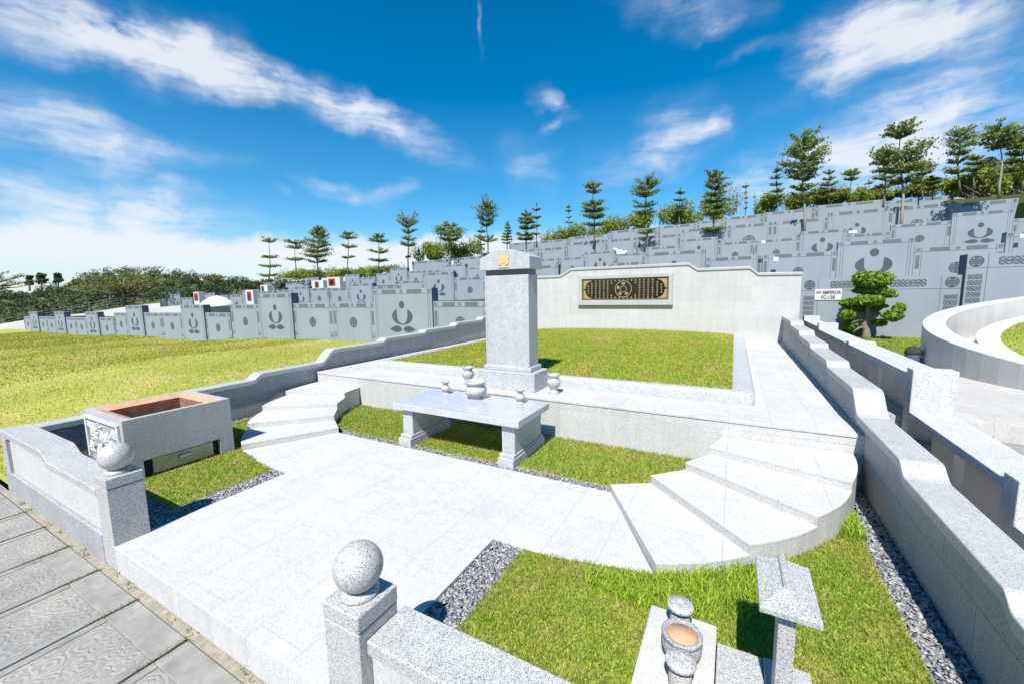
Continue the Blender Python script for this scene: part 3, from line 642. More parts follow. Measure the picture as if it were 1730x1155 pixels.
P = scatter(lawnM, 3000, holeT); o = blades('lawn_grass', flat(P, -.014), .05, .009, M['g_near'], .75); tag(o, 'short lawn under the offering table', 'grass')
pebbles('gravel', [(1.40, 2.0), (1.72, 2.0), (1.72, 7.35), (1.64, 7.35), (1.50, 6.3), (1.46, 6.2), (1.43, 5.2)], 4200, -.072, .0185, 'grey pebble strip along the foot of the right wall', .05)
pebbles('gravel', [(-2.40, 2.03), (-2.03, 2.03), (-2.03, 3.80), (-1.75, 3.855), (-2.40, 3.855)], 4200, -.072, .0185, 'grey pebble strip beside the courtyard behind the near post', .05)
pebbles('gravel', [(-6.81, 2.03), (-6.42, 2.03), (-6.42, 3.85), (-7.0, 3.85), (-6.81, 3.82)], 4200, -.072, .0185, 'grey pebble strip beside the courtyard behind the far post', .05)
pebbles('gravel', [(-10.1, 2.0), (-6.8, 2.0), (-6.8, 2.43), (-10.1, 2.43)], 3200, -.072, .0185, 'grey pebble strip behind the left front wall', .05)
pebbles('gravel', [(-10.45, 2.0), (-10.12, 2.0), (-10.19, 6.3), (-10.3, 7.3), (-10.45, 7.3)], 3200, -.072, .0185, 'grey pebble strip along the left wall', .05)
pebbles('gravel', [(-7.34, 5.605), (-1.48, 5.605), (-1.42, 5.79), (-7.4, 5.79)], 4200, -.065, .0175, 'narrow grey pebble strip in front of the offering table', .05)
# ------------------------------------------------------------------ little earth shrine in the right lawn
sl_ = child(MB().box(-.545, -.016, 1.99, 3.53, -.06, .09), 'incense_slab', M['stone_old'], None, bevel=.008); tag(sl_, 'pale stone slab in the near lawn carrying an incense bowl and two vases', 'slab')
o = child(MB().box(-.008, .30, 1.99, 3.375, -.06, .075), 'granite_slab', M['coping'], None, bevel=.006); tag(o, 'grey speckled slab lying between the incense slab and the roofed lantern', 'slab')
ln = empty('stone_lantern', (.40, 2.98, 0), 'small granite post with a ridged stone roof standing in the near lawn', 'lantern')
child(MB().box(.305, .60, 1.99, 3.36, -.06, .10), 'base', M['coping2'], ln, bevel=.008)
child(MB().box(.335, .43, 2.90, 3.07, .10, .84), 'post', M['coping'], ln, bevel=.004)
rf = MB(); x0_, x1_, y0_, y1_ = .222, .553, 2.83, 3.40; xm = (x0_+x1_)/2
n = len(rf.v); rf.v += [(x0_, y0_, .845), (x1_, y0_, .845), (x1_, y1_, .845), (x0_, y1_, .845), (x0_, y0_, .885), (x1_, y0_, .885), (x1_, y1_, .885), (x0_, y1_, .885), (xm, y0_+.24, .925), (xm, y1_-.02, .925)]
rf.f += [(3, 2, 1, 0), (0, 1, 5, 4), (1, 2, 6, 5), (2, 3, 7, 6), (3, 0, 4, 7), (4, 5, 8), (6, 7, 9), (5, 6, 9, 8), (7, 4, 8, 9)]
rfo = child(rf, 'roof', M['coping'], ln, bevel=.004)
child(MB().tube([(xm, y0_+.19, .925), (xm, y1_, .925)], [.026, .026], 12), 'ridge', M['coping'], rfo)
for c, lab in (((-.285, 3.31, .09), 'mushroom topped stone vase at the far end of the incense slab'), ((-.225, 2.77, .09), 'mushroom topped stone vase nearest the camera on the incense slab')):
    r = empty('stone_vase', c, lab, 'vase', 'flared vases on the incense slab')
    child(MB().lathe([(.02, 0), (.075, 0), (.08, .02), (.07, .05), (.078, .12), (.072, .17), (.06, .20)], c, 32), 'body', M['coping'], r, smooth=True)
    child(MB().lathe([(.06, .20), (.066, .205), (.10, .235), (.104, .252), (.098, .266), (.03, .272), (.001, .262)], c, 36), 'flared_rim', M['coping'], r, smooth=True)
c = (-.245, 3.04, .09); r = empty('incense_bowl', c, 'round grey stone incense bowl filled with orange sand', 'incense bowl')
child(MB().lathe([(.02, 0), (.08, 0), (.085, .02), (.12, .07), (.142, .13), (.145, .185), (.135, .20), (.132, .208), (.142, .214), (.146, .235), (.14, .245), (.118, .247), (.108, .235), (.105, .19)], c, 44), 'bowl', M['plinth'], r, smooth=True)
child(MB().lathe([(.107, .2), (.106, .229), (.001, .236)], c, 32), 'sand', M['sand'], r, smooth=True)
# ------------------------------------------------------------------ footpath
fpz = -.31; fm = MB(); fe = MB(); sj = MB()
js = [-11.6, -10.55, -9.5, -8.59, -7.60, -6.59, -5.545, -4.44, -3.36, -2.3, -1.25, -.2, .85, 1.9]
child(MB().box(-60, 8, -9, 1.66, fpz-.3, fpz-.028), 'footpath_bed', M['jointsoil'], None)['kind'] = 'structure'
for a, b_ in zip(js[:-1], js[1:]):
    x0, x1 = a+.016, b_-.016
    ye = 1.30 if a > -7.8 else 1.56
    fm.box(x0+.093, x1-.093, -7, ye, fpz-.08, fpz-.004)
    fe.box(x0, x0+.086, -7, ye, fpz-.08, fpz).box(x1-.086, x1, -7, ye, fpz-.08, fpz)
    if ye < 1.5: fe.box(x0, x1, 1.307, 1.565, fpz-.08, fpz-.002); sj.box(x0, x1, 1.299, 1.308, fpz-.08, fpz-.006)
o = child(fm, 'footpath_slabs', M['stamp'], None, bevel=.006); tag(o, kind='structure')
o = child(fe, 'footpath_edging', M['slabedge'], None, bevel=.006); tag(o, kind='structure')
o = child(sj, 'footpath_joints', M['soil'], None); tag(o, kind='structure')
o = child(MB().box(-11.6, 1.9, 1.572, 1.655, fpz-.1, fpz-.008), 'footpath_verge', M['soil'], None); tag(o, kind='structure')
pts = []
for a in js[2:9]:
    n = 1100; y = 1.57-RNG.random(n)**1.3*.40; x = a+RNG.normal(0, .016, n)*np.clip(1.6-(1.57-y)*1.6, .5, 1.6); pts.append(np.stack([x, y, np.full(n, fpz-.03)], 1))
x = RNG.uniform(-10.4, -2.5, 700); x = x[(np.sin(x*5)+np.sin(x*13.7)) > .7]; pts.append(np.stack([x, 1.62+RNG.normal(0, .02, len(x)), np.full(len(x), fpz-.01)], 1))
o = blades('joint_grass', np.concatenate(pts), .032, .007, M['moss'], .8); tag(o, 'dark grass and moss growing in the joints of the path', 'grass')
#=PART3=
# ------------------------------------------------------------------ neighbour: railing, patio, horseshoe tomb
GZ = .76
rl_ = empty('stone_railing', (2.76, 11, 0), 'open grey railing of broad granite posts and beams on the next plot', 'railing')
posts = [(5.63, 1.0, -.4), (8.47, 1.605, -.2), (12.59, 1.58, .3), (16.7, 1.73, .5), (20.0, 1.77, .6)]
for y, z, zb in posts:
    child(MB().box(2.5, 3.02, y, y+.26, zb, z), 'post', M['rail'], rl_, bevel=.01)
beams = [(2.2, 5.63, .55), (5.89, 8.47, .93), (8.73, 12.59, 1.515), (12.85, 16.7, 1.52), (16.96, 20.0, 1.60)]
for y0, y1, z in beams:
    child(MB().box(2.5, 3.02, y0+.002, y1-.002, z-.12, z), 'beam', M['rail'], rl_, bevel=.008)
    zb = z-1.1
    ym = (y0+y1)/2
    child(MB().box(2.68, 2.86, y0+.28, ym-.05, zb, z-.12).box(2.68, 2.86, ym+.25, y1-.35, zb, z-.12), 'infill_panel', M['cream'], rl_)
o = child(MB().box(2.06, 40, -4, 8.2, -.5, .05), 'lower_patio', M['patio'], None); tag(o, kind='structure')
o = child(MB().box(2.06, 40, 8.2, 8.85, -.5, .5), 'patio_step', M['slabedge'], None); tag(o, kind='structure')
o = child(MB().box(2.06, 40, 8.85, 22.3, -.5, GZ), 'patio', M['patio'], None); tag(o, kind='structure')
HC = (10.0, 14.5); HR = 5.4
def htop(a):   # a: degrees from the back of the horseshoe
    return 2.72-abs(a)*.0122
ht = empty('horseshoe_tomb', (HC[0], HC[1], GZ), 'big round pale horseshoe tomb wall around a grass mound at the right edge', 'tomb')
def hring(C, R0, R1, zf, zb, n=72, a0=-150, a1=150):
    m = MB(); k = 0
    for i in range(n+1):
        d = a0+(a1-a0)*i/n; q = math.radians(90+d)
        for R, z in ((R0, zb), (R0, zf(d)), (R1, zf(d)), (R1, zb)): m.v.append((C[0]+R*math.cos(q), C[1]+R*math.sin(q), z))
    for i in range(n):
        for j in range(4):
            jj = (j+1) % 4; m.f.append((i*4+j, (i+1)*4+j, (i+1)*4+jj, i*4+jj))
    m.f += [(0, 1, 2, 3), (n*4+3, n*4+2, n*4+1, n*4)]
    return m
child(hring(HC, HR-.47, HR, lambda d: htop(d), GZ-.3), 'outer_wall', M['stone_old'], ht, bevel=.012)
HC2 = (10.0, 14.9)
child(hring(HC2, 3.75, 4.2, lambda d: htop(d)-.42, GZ-.3), 'mound_kerb', M['stone_old'], ht, bevel=.012)
fl_ = hring(HC, 3.2, HR-.3, lambda d: max(GZ+.02, htop(d)-.95), GZ-.2)
child(fl_, 'floor', M['patio'], ht)
fn = 72; gm = MB(); Rm = 3.76; zc = 2.3; gm.v.append((HC2[0], HC2[1], zc)); rings_ = 8
for k in range(1, rings_+1):
    for i in range(fn):
        q = 2*PI*i/fn; d = (math.degrees(q)-90+180) % 360-180; f = k/rings_; ze = htop(d)-.45
        gm.v.append((HC2[0]+Rm*f*math.cos(q), HC2[1]+Rm*f*math.sin(q), zc+(ze-zc)*f*f))
for i in range(fn): gm.f.append((0, 1+i, 1+(i+1) % fn))
for k in range(rings_-1):
    for i in range(fn): a = 1+k*fn+i; b = 1+k*fn+(i+1) % fn; gm.f.append((a, a+fn, b+fn, b))
child(gm, 'mound', M['gb_mound'], ht, smooth=True)
n = 22000; q = RNG.uniform(0, 2*PI, n); f = np.sqrt(RNG.random(n))*.99
dd = (np.degrees(q)-90+180) % 360-180; ze = 2.72-np.abs(dd)*.0122-.45
o = blades('mound_turf', np.stack([HC2[0]+Rm*f*np.cos(q), HC2[1]+Rm*f*np.sin(q), zc+(ze-zc)*f*f-.01], 1), .06, .014, M['g_mound'], .8); o.parent = ht; o.location = -ht.location
# neighbour lawn strip and bin
o = child(MB().box(2.3, 9.5, 16.6, 22.4, GZ-.05, GZ+.03), 'verge_ground', M['gb_mound'], None); tag(o, kind='structure')
P = scatter([(3.05, 16.65), (9.3, 16.65), (9.3, 22.3), (3.05, 22.3)], 900); k = (P[:, 0]-HC[0])**2+(P[:, 1]-HC[1])**2 > (HR+.03)**2
o = blades('verge_grass', flat(P[k], GZ+.02), .06, .014, M['g_near'], .8); tag(o, 'mown grass around the clipped tree', 'grass')
bn = empty('litter_bin', (4.5, 15.0, GZ), 'dark dome topped bin half hidden beside the round tomb wall', 'bin')
bn.location = (4.42, 15.1, GZ); c = (4.42, 15.1, GZ)
child(MB().lathe([(.17, 0), (.175, .02), (.175, .26), (.17, .27)], c, 24), 'body', M['slateblue'], bn, smooth=True)
child(MB().lathe([(.185, .27), (.19, .30), (.18, .36), (.14, .44), (.08, .48), (.001, .495)], c, 24), 'lid', M['dark'], bn, smooth=True)
# clipped cloud tree
TY = 21.2
def pY(x, y, Y=TY): return atY(x, y, Y)
ct = empty('cloud_pruned_tree', tuple(pY(1463, 572)), 'bright clipped tree with rounded leaf pads in front of the grey sign wall', 'tree')
tk = MB()
tk.tube([pY(1462, 575), pY(1464, 566), pY(1463, 556), pY(1459, 548), pY(1464, 535), pY(1467, 518), pY(1463, 502), pY(1472, 480)], [.19, .14, .11, .095, .085, .075, .06, .05], 12)
for e in ((1464, 545, 1436, 520), (1465, 540, 1434, 545), (1467, 530, 1505, 533), (1467, 520, 1495, 497), (1468, 538, 1518, 522), (1460, 552, 1440, 560)):
    a, b = pY(*e[:2]), pY(*e[2:]); b.y += random.uniform(-.35, .2); tk.tube([a, (a+b)/2+Vector((0, 0, .06)), b], [.06, .045, .03], 6)
child(tk, 'trunk', M['bark'], ct, smooth=True)
pads = [(1473, 473, 38, 25, 0), (1470, 490, 30, 13, .15), (1468, 507, 29, 15, -.25), (1497, 495, 17, 11, -.1), (1435, 512, 19, 12, .1), (1430, 531, 14, 13.5, -.3), (1435, 549, 14, 13, 0), (1506, 532, 18, 14, -.3), (1519, 521, 13, 11.5, 0), (1444, 558, 17, 12, .3), (1450, 522, 22, 14, .4), (1490, 546, 14, 10, .3), (1478, 520, 22, 12, .5)]
s_ = abs(pY(1474, 500).x-pY(1473, 500).x)
for i, (px, py, hw, hh, dy) in enumerate(pads):
    c = pY(px, py); c.y += dy; R = (hw*s_*.93, min(hw*s_, .95)*.9, hh*s_*.80)
    big = int(260+1400*(hw/37)**2*1.9)
    lump = np.random.default_rng(70+i); cs_ = [(c.x+lump.normal()*R[0]*.42, c.y+lump.normal()*R[1]*.35, c.z+lump.normal()*R[2]*.3) for _ in range(9)]
    V = [leafcloud([c], [v*.93 for v in R], int(big*.75), .125, 50+i, .1, .72), leafcloud(cs_, [v*.55 for v in R], int(big*.8), .125, 80+i, .1, .5)]
    leafobj('leaf_pad', V, M['l_top'], ct)
# ------------------------------------------------------------------ carved tomb walls on the hillside terraces
def ell(cx, cz, rx, rz, n=22, a0=0, a1=2*PI): return [(cx+rx*math.cos(a0+(a1-a0)*i/n), cz+rz*math.sin(a0+(a1-a0)*i/n)) for i in range(n if abs(a1-a0-2*PI) < 1e-6 else n+1)]
def fig(mb, C, k, near):
    """head, two crescents and two leaves; k scales to metres"""
    mb.plate(ell(0, .66*k, .19*k, .20*k), C, -.012, .005)
    for s in (-1, 1):
        outer = [(s*.76*math.cos(q), .46*math.sin(q)) for q in [1.02-(1.02+PI/2)*i/16 for i in range(17)]]
        inner = [(s*.40, .385), (s*.39, .12)]+[(s*.385*math.cos(q), .41*math.sin(q)) for q in [-PI/2*i/10 for i in range(11)]]
        mb.plate([(u*k, w*k+.02*k) for u, w in outer]+[(u*k, w*k+.02*k) for u, w in inner[::-1]], C, -.012, .005)
        L = [(s*(.03+.93*i/10), (-.70+.19*math.sin(PI*(i/10)**.8))) for i in range(11)]+[(s*(.03+.93*i/10), (-.70-.16*math.sin(PI*(i/10)**.8))) for i in range(9, 0, -1)]
        mb.plate([(u*k, w*k) for u, w in L], C, -.012, .005)
def medal(mb, C, R, bars=5):
    """round longevity disc built of bars inside a ring"""
    n = 28
    for i in range(n):
        a, b = 2*PI*i/n, 2*PI*(i+1)/n
        mb.plate([(R*.86*math.cos(a), R*.86*math.sin(a)), (R*math.cos(a), R*math.sin(a)), (R*math.cos(b), R*math.sin(b)), (R*.86*math.cos(b), R*.86*math.sin(b))], C, -.012, .005)
    st_ = 2*.86*R/bars
    for j in range(bars):
        z = -.86*R+st_*(j+.5); w = math.sqrt(max(0, (.84*R)**2-(abs(z)+st_*.3)**2))
        if w > .05: mb.plate([(-w, z-st_*.30), (w, z-st_*.30), (w, z+st_*.30), (-w, z+st_*.30)], C, -.012, .005)
    if bars > 5: mb.plate([(-R*.06, -R*.8), (R*.06, -R*.8), (R*.06, R*.8), (-R*.06, R*.8)], C, -.0135, .005)
def fret(mb, C, w, h, near):
    """horizontal fretwork bar"""
    if not near:
        mb.plate([(-w/2, -h/2), (-w/2+h*.2, -h*.62), (w/2-h*.2, -h*.62), (w/2, -h/2), (w/2, h/2), (w/2-h*.2, h*.62), (-w/2+h*.2, h*.62), (-w/2, h/2)], C, -.012, .005); return
    n = max(4, int(w/(h*.55))); t = h*.16
    for i in range(n):
        x = -w/2+w*(i+.5)/n; r = w/n*.56
        for zc_ in (h*.25, -h*.25):
            m_ = 14
            for q in range(m_):
                a, b = 2*PI*q/m_, 2*PI*(q+1)/m_
                mb.plate([(x+(r-t)*math.cos(a), zc_+(h*.27-t)*math.sin(a)), (x+r*math.cos(a), zc_+h*.27*math.sin(a)), (x+r*math.cos(b), zc_+h*.27*math.sin(b)), (x+(r-t)*math.cos(b), zc_+(h*.27-t)*math.sin(b))], C, -.012-.0006*((i+q) % 2), .005)
    mb.plate([(-w/2, -t*.5), (w/2, -t*.5), (w/2, t*.5), (-w/2, t*.5)], C, -.014, .005)
def tomb_wall(kind, x0, x1, Y, zt, zb, label, group, th, near=False, figk=None, band=None, medR=None):
    W_ = x1-x0; Hh = zt-zb; xm = (x0+x1)/2
    r = empty('carved_tomb_wall', (xm, Y, zb), label, 'tomb wall', group)
    child(MB().box(x0, x1, Y, Y+th, zb-3.2, zt), 'panel', M['panel'], r)
    bd = band or .30
    g = MB(); m = MB(); f = MB(); e = .004
    if kind == 'L': cell = min(.36, W_*.10)*(bd/.30)
    else: cell = min(.30, W_*.09)*(bd/.30)
    gw = .014 if near else .022
    def vline(x, z0, z1): g.box(x-gw/2, x+gw/2, Y-e, Y+.002, z0, z1)
    def hline(z, a, b): g.box(a, b, Y-e-.001, Y+.002, z-gw/2, z+gw/2)
    hline(zt-bd, x0+.02, x1-.02)
    vline(x0+cell, zb, zt); vline(x1-cell, zb, zt)
    dr_ = bd*.34; zc_ = zt-bd*.52
    for x in (x0+cell*.5, xm, x1-cell*.5): medal(m, (x, Y, zc_), dr_*(1.15 if near else 1), 5 if near else 3)
    bwid = (W_-2*cell)*.5*.56
    for s in (-1, 1): fret(f, (xm+s*(W_/2-cell)*.5, Y, zc_), bwid, bd*.55, near)
    if kind == 'L':
        vh = min(.85, (Hh-bd)*.42)*(bd/.30)**.5; vz = zt-bd-.22-vh/2
        for x in (x0+cell*.5, x1-cell*.5):
            if near:
                for q in range(5): fret(f, (x, Y, vz+vh/2-vh*(q+.5)/5), cell*.62, vh/5*.8, True)
            else: f.plate([(-cell*.26, -vh/2), (cell*.26, -vh/2), (cell*.26, vh/2), (-cell*.26, vh/2)], (x, Y, vz), -.012, .005)
            medal(m, (x, Y, zb+Hh*.14), cell*.30, 3)
            hline(zb+Hh*.22, x-cell/2, x+cell/2)
        if medR != 0: medal(m, (xm, Y, zb+(Hh-bd)*.56), medR or .34, 7)
    else:
        vline(x0+cell*.55, zb, zt-bd); vline(x1-cell*.55, zb, zt-bd)
        fig(m, (xm, Y, zb+(Hh-bd)*.53), figk or 1.06, near)
        child(MB().box(x1, x1+.012, Y+.004, Y+th, zb, zt-.003), 'return_face', M['slateblue'], r)
    child(g, 'grooves', M['groove'], r); child(m, 'figure_motif' if kind == 'T' else 'medallions', M['motif'], r); child(f, 'fretwork', M['fret'], r)
    return r
ORD = ['first', 'second', 'third', 'fourth', 'fifth', 'sixth', 'seventh', 'eighth', 'ninth', 'tenth', 'eleventh', 'twelfth', 'thirteenth', 'fourteenth', 'fifteenth', 'sixteenth', 'seventeenth', 'eighteenth', 'nineteenth', 'twentieth', 'twenty-first', 'twenty-second', 'twenty-third', 'twenty-fourth', 'twenty-fifth', 'twenty-sixth', 'twenty-seventh', 'twenty-eighth', 'twenty-ninth', 'thirtieth']
terr = []   # (x0, x1, Y, base z, top z)
def row(Y, items, rowname, hT, hL, base=None, th=(.55, .30), **kw):
    cnt = {'T': 0, 'L': 0}
    for it in items:
        k, a, b, y = it[:4]; opt = it[4] if len(it) > 4 else {}
        A, B = atY(a, y, Y), atY(b, y, Y); zt = A.z*.5+atY(b, y, Y).z*.5 if False else atY((a+b)/2, y, Y).z
        if 'base' in opt: zb = atY((a+b)/2, opt['base'], Y).z
        else: zb = zt-(hT if k == 'T' else hL)
        cnt[k] += 1
        lab = '%s grey carved tomb wall, %s %s one from the left in %s' % ('tall' if k == 'T' else 'low', ORD[cnt[k]-1], 'tall' if k == 'T' else 'low', rowname)
        kk = dict(kw); kk.update({q: v for q, v in opt.items() if q not in ('base', 'lab')})
        if 'lab' in opt: lab = opt['lab']
        g_ = .0
        # tall centres stand a little proud of their low wings
        yy = Y-(.10 if k == 'T' else 0)
        tomb_wall(k, A.x+.012, B.x-.012, yy, zt, zb, lab, 'carved tomb walls on the terraces', th[0] if k == 'T' else th[1], **kk)
        terr.append((A.x, B.x, Y, zb, zt))
Y1 = 18.0
b1 = lambda x: np.interp(x, [40, 165, 190, 192, 270, 345, 389, 390, 600, 822], [557.5, 568.2, 571, 564.5, 570, 575, 578, 569, 576, 581])
R1 = [('L', 40, 51, 534.6), ('T', 51, 64.3, 527), ('L', 64.3, 78, 535), ('L', 78, 93, 535.4), ('T', 93, 109.5, 527), ('L', 109.5, 127, 536.2), ('L', 127, 145, 536.5), ('T', 145, 166, 527), ('L', 166, 192, 536.6),
      ('L', 192, 213, 528.4), ('T', 213, 241, 516.2), ('L', 241, 272, 528.4), ('L', 272, 306.4, 528.4), ('T', 306.4, 345, 514.8), ('L', 345, 388.5, 528.5), ('L', 388.5, 437, 514.7), ('T', 437, 493.5, 495.7), ('L', 493.5, 561, 512.6), ('L', 561, 632, 511.6), ('T', 632, 731, 487.7), ('L', 731, 826, 509)]
R1 = [(k, a, b, y, {'base': float(b1((a+b)/2))}) for k, a, b, y in R1]
row(Y1, R1, 'the front row behind the lawn', 3, 2.3)
# wide walls behind the right-hand neighbour
YR = 22.4
row(YR, [('L', 1354, 1629.5, 468, {'base': 569, 'near': True, 'band': .52, 'medR': 0, 'lab': 'wide low grey tomb wall bearing the white sign, behind the clipped tree'}), ('L', 1632, 1900, 424.5, {'base': 569, 'near': True, 'band': .52, 'medR': 0, 'lab': 'taller wide grey tomb wall behind the round horseshoe tomb at the right edge'})], '', 3.4, 2.6, th=(.5, .5))
_r = [o for o in bpy.data.objects if o.get('label', '').startswith('taller wide grey')][0]; _x = atY(1632, 424.5, YR).x; child(MB().box(_x-.004, _x+.011, YR-.16, YR+.45, 0, atY(1766, 424.5, YR).z-.003), 'return_face', M['slateblue'], _r)
# sign board
A, B = atY(1377, 489, YR), atY(1421, 507, YR); sgn = empty('sign_board', ((A.x+B.x)/2, YR, B.z), 'white sign board with two lines of black capitals on the grey tomb wall', 'sign')
child(MB().box(A.x, B.x, YR-.03, YR-.006, B.z, A.z), 'board', M['signw'], sgn)
def text(s, w, C, mat, parent, name='lettering'):
    cu = bpy.data.curves.new(name, 'FONT'); cu.body = s; cu.align_x = 'CENTER'; cu.extrude = .004; cu.offset = .022
    ob = bpy.data.objects.new(name, cu); col.objects.link(ob); dg = bpy.context.evaluated_depsgraph_get(); me = bpy.data.meshes.new_from_object(ob.evaluated_get(dg)); bpy.data.objects.remove(ob)
    xs = [v.co.x for v in me.vertices]; k = w/(max(xs)-min(xs))
    for v in me.vertices: v.co = Vector((C[0]+v.co.x*k, C[1]-v.co.z, C[2]+v.co.y*k*1.35))
    me.materials.clear(); me.materials.append(mat); o = bpy.data.objects.new(name, me); col.objects.link(o); o.parent = parent; o.location = -parent.location
bwid = B.x-A.x; hh_ = A.z-B.z
text('NV EMPEROR', bwid*.92, ((A.x+B.x)/2, YR-.034, B.z+hh_*.55), M['ink'], sgn)
text('FC-138', bwid*.50, ((A.x+B.x)/2, YR-.034, B.z+hh_*.10), M['ink'], sgn)
Y2, Y3, Y4, Y5 = 36.5, 54, 71.5, 89
row(Y2, [('L', 272, 288, 504.5), ('T', 288, 305, 497), ('L', 305, 325, 503), ('L', 327, 344, 503), ('T', 344, 364, 495), ('L', 364, 385, 499), ('L', 387, 410, 498.5), ('T', 410, 437, 490), ('L', 437, 464, 492), ('L', 466, 493, 490), ('T', 494, 522.5, 484.5), ('L', 522.5, 555, 487), ('L', 556, 590.5, 487), ('T', 590.5, 630, 479), ('L', 630, 672, 483.5), ('L', 673, 716.5, 474), ('T', 716.5, 767, 460), ('L', 767, 821, 468), ('L', 822, 868, 459), ('T', 868, 944, 449), ('L', 945, 1031, 461),
         ('L', 1032, 1090.5, 442.8), ('T', 1090.5, 1192, 424), ('L', 1192, 1288, 433), ('L', 1289, 1416, 427), ('T', 1416, 1545.5, 405, {'figk': 1.3}), ('L', 1545.5, 1699, 414.5), ('T', 1700, 1860, 388)], 'the second row of terraces', 3.3, 2.75)
row(Y3, [('L', 440, 459, 477), ('T', 459, 479, 473), ('L', 479, 515, 478), ('T', 516, 539, 469), ('L', 539, 582, 477), ('T', 583, 608, 464), ('L', 608, 634, 469), ('L', 635, 659, 462), ('T', 659, 688.5, 453.5), ('L', 688.5, 716, 458), ('L', 717, 748, 457), ('T', 748, 787, 447), ('L', 787, 826, 451.5), ('L', 827, 862, 447), ('T', 862, 902, 433), ('L', 902, 943.5, 437.3),
         ('L', 945, 990, 434.8), ('T', 990, 1039.5, 424.8), ('L', 1039.5, 1090, 427.6), ('L', 1091, 1151, 416.3), ('T', 1151, 1213, 402.5), ('L', 1213, 1274, 408.2), ('L', 1275, 1352.5, 403.5), ('T', 1352.5, 1430.5, 389, {'figk': 1.2}), ('L', 1430.5, 1505, 393.8), ('L', 1506, 1609, 376.5), ('T', 1609, 1712, 357, {'base': 428}), ('L', 1712, 1830, 366, {'base': 428})], 'the third row of terraces', 3.5, 3.0)
row(Y4, [('L', 696, 761, 440), ('L', 766, 812, 434.5), ('T', 815, 868, 426), ('L', 868, 912, 421.5), ('L', 912, 958, 418), ('T', 959, 1022, 408), ('L', 1022, 1076, 403), ('L', 1077, 1110, 399.5), ('L', 1110, 1151, 396), ('T', 1151, 1229, 385), ('L', 1229, 1306, 378, {'medR': .8}), ('L', 1306, 1401, 370.5), ('T', 1401, 1501, 355, {'figk': 1.3}), ('L', 1501, 1606, 346.5, {'medR': .7}), ('T', 1606, 1720, 340)], 'the fourth row of terraces', 5.4, 5.0, band=.5)
row(Y5, [('L', 860, 905, 410), ('L', 905, 960, 406), ('L', 960, 1031, 398.5), ('L', 1031, 1111, 387.5), ('L', 1111, 1177, 380), ('L', 1177, 1223, 372.5), ('L', 1223, 1291, 364.7), ('L', 1291, 1377.5, 355.5), ('L', 1377.5, 1496, 342.5), ('L', 1496, 1612, 335)], 'the top row below the trees', 5, 5.4, band=.5)
# small white notice plates seen on the terraces
for i, (px, py, w, h, Y, lab) in enumerate(((1290, 409, 7, 6, 35.5, 'small white notice plate above the second row, right of the plaque'), (1311, 438, 9, 8, 35.8, 'small white notice plate just over the right end of the tomb wall'), (1441, 392, 15, 6, 53.0, 'long white notice strip under the big round medallion'), (1727, 399, 8, 10, 36.0, 'small white notice plate at the far right edge of the terraces'))):
    c = atY(px, py, Y); s = abs(atY(px+1, py, Y).x-c.x); o = child(MB().box(c.x-s*w/2, c.x+s*w/2, Y, Y+.05, c.z-s*h/2, c.z+s*h/2), 'notice_plate', M['signw'], None, bevel=.01); tag(o, lab, 'sign', 'white notice plates')
c = atY(1049, 424, 52.5); o = child(MB().plate([(-.55, -.5), (.5, -.55), (.85, -.3), (.8, .0), (.3, -.05), (.05, .2), (-.2, .12), (-.75, .42), (-1.1, .38), (-.9, .1), (-.6, .0)], (c.x, 52.3, c.z), 0, .5), 'cloth_bundle', M['white'], None, bevel=.1); tag(o, 'pale heap of cloth on the terrace above the left end of the plaque', 'cloth')
# terrace ground
hb = MB(); prev = {Y2: 20.0, Y3: Y2+.6, Y4: Y3+.6, Y5: Y4+.6}
pr_ = {Y3: Y2, Y4: Y3, Y5: Y4}
for i, (a, b, Y, zb, zt) in enumerate(terr):
    if Y in pr_:
        k_ = Y/pr_[Y]; tops = [q[4] for q in terr if q[2] == pr_[Y] and q[0] < b and q[1] > a/k_]
        if tops: zb = min(zb, min(tops)-.15)
    if Y in prev: hb.box(a-.05, b+.05, prev[Y] if Y != Y2 or b < 2 else 24.0, Y+.25, -8, zb-.003*(i % 3))
    if Y == Y5: hb.box(a-.06, b+.06, Y+.26, Y+60, -8, zt-.6-.003*(i % 3))
xa = atY(860, 400, Y5).x; hb.box(xa-60, xa, Y5, Y5+60, -8, 5.0); hb.box(atY(1611, 335, Y5).x, 130, Y5-1, Y5+60, -8, atY(1650, 346, Y5).z); hb.box(atY(1605, 335, Y4).x, 130, Y4+1, Y5-1, -8, atY(1650, 362, Y5).z)
hb.box(-120, atY(695, 440, Y4).x, Y3+1, Y5, -8, 2.2); hb.box(-140, atY(440, 440, Y3).x, Y2+1, Y3+1, -8, .6)
hb.box(atY(1700, 335, Y2).x, 90, Y2+.6, Y3+1, -8, 4.9); hb.box(atY(1860, 335, Y2).x, 90, 24, Y2+.6, -8, 3); hb.box(atY(1720, 335, Y4).x, 110, Y3+1, Y4+1, -8, atY(1725, 345, Y4).z)
sp_ = MB(); D_, C_, B_, A_ = atY(1612, 341, Y5+.4), atY(1770, 334, Y5+.4), atY(1770, 308, Y5+28), atY(1600, 322, Y5+28)
n_ = 14
for j in range(n_+1):
    for i in range(n_+1):
        u, w = i/n_, j/n_; p = (A_*(1-u)+B_*u)*(1-w)+(D_*(1-u)+C_*u)*w; sp_.v.append((p.x, p.y, p.z+.35*math.sin(u*9+w*2)*math.sin(w*3.1)))
for j in range(n_):
    for i in range(n_): sp_.f.append((j*(n_+1)+i, j*(n_+1)+i+1, (j+1)*(n_+1)+i+1, (j+1)*(n_+1)+i)[::-1])
o = child(sp_, 'concrete_slope', M['stone_old'], None, smooth=True); tag(o, kind='structure')
o = child(hb, 'hillside', M['hill'], None); tag(o, kind='structure')
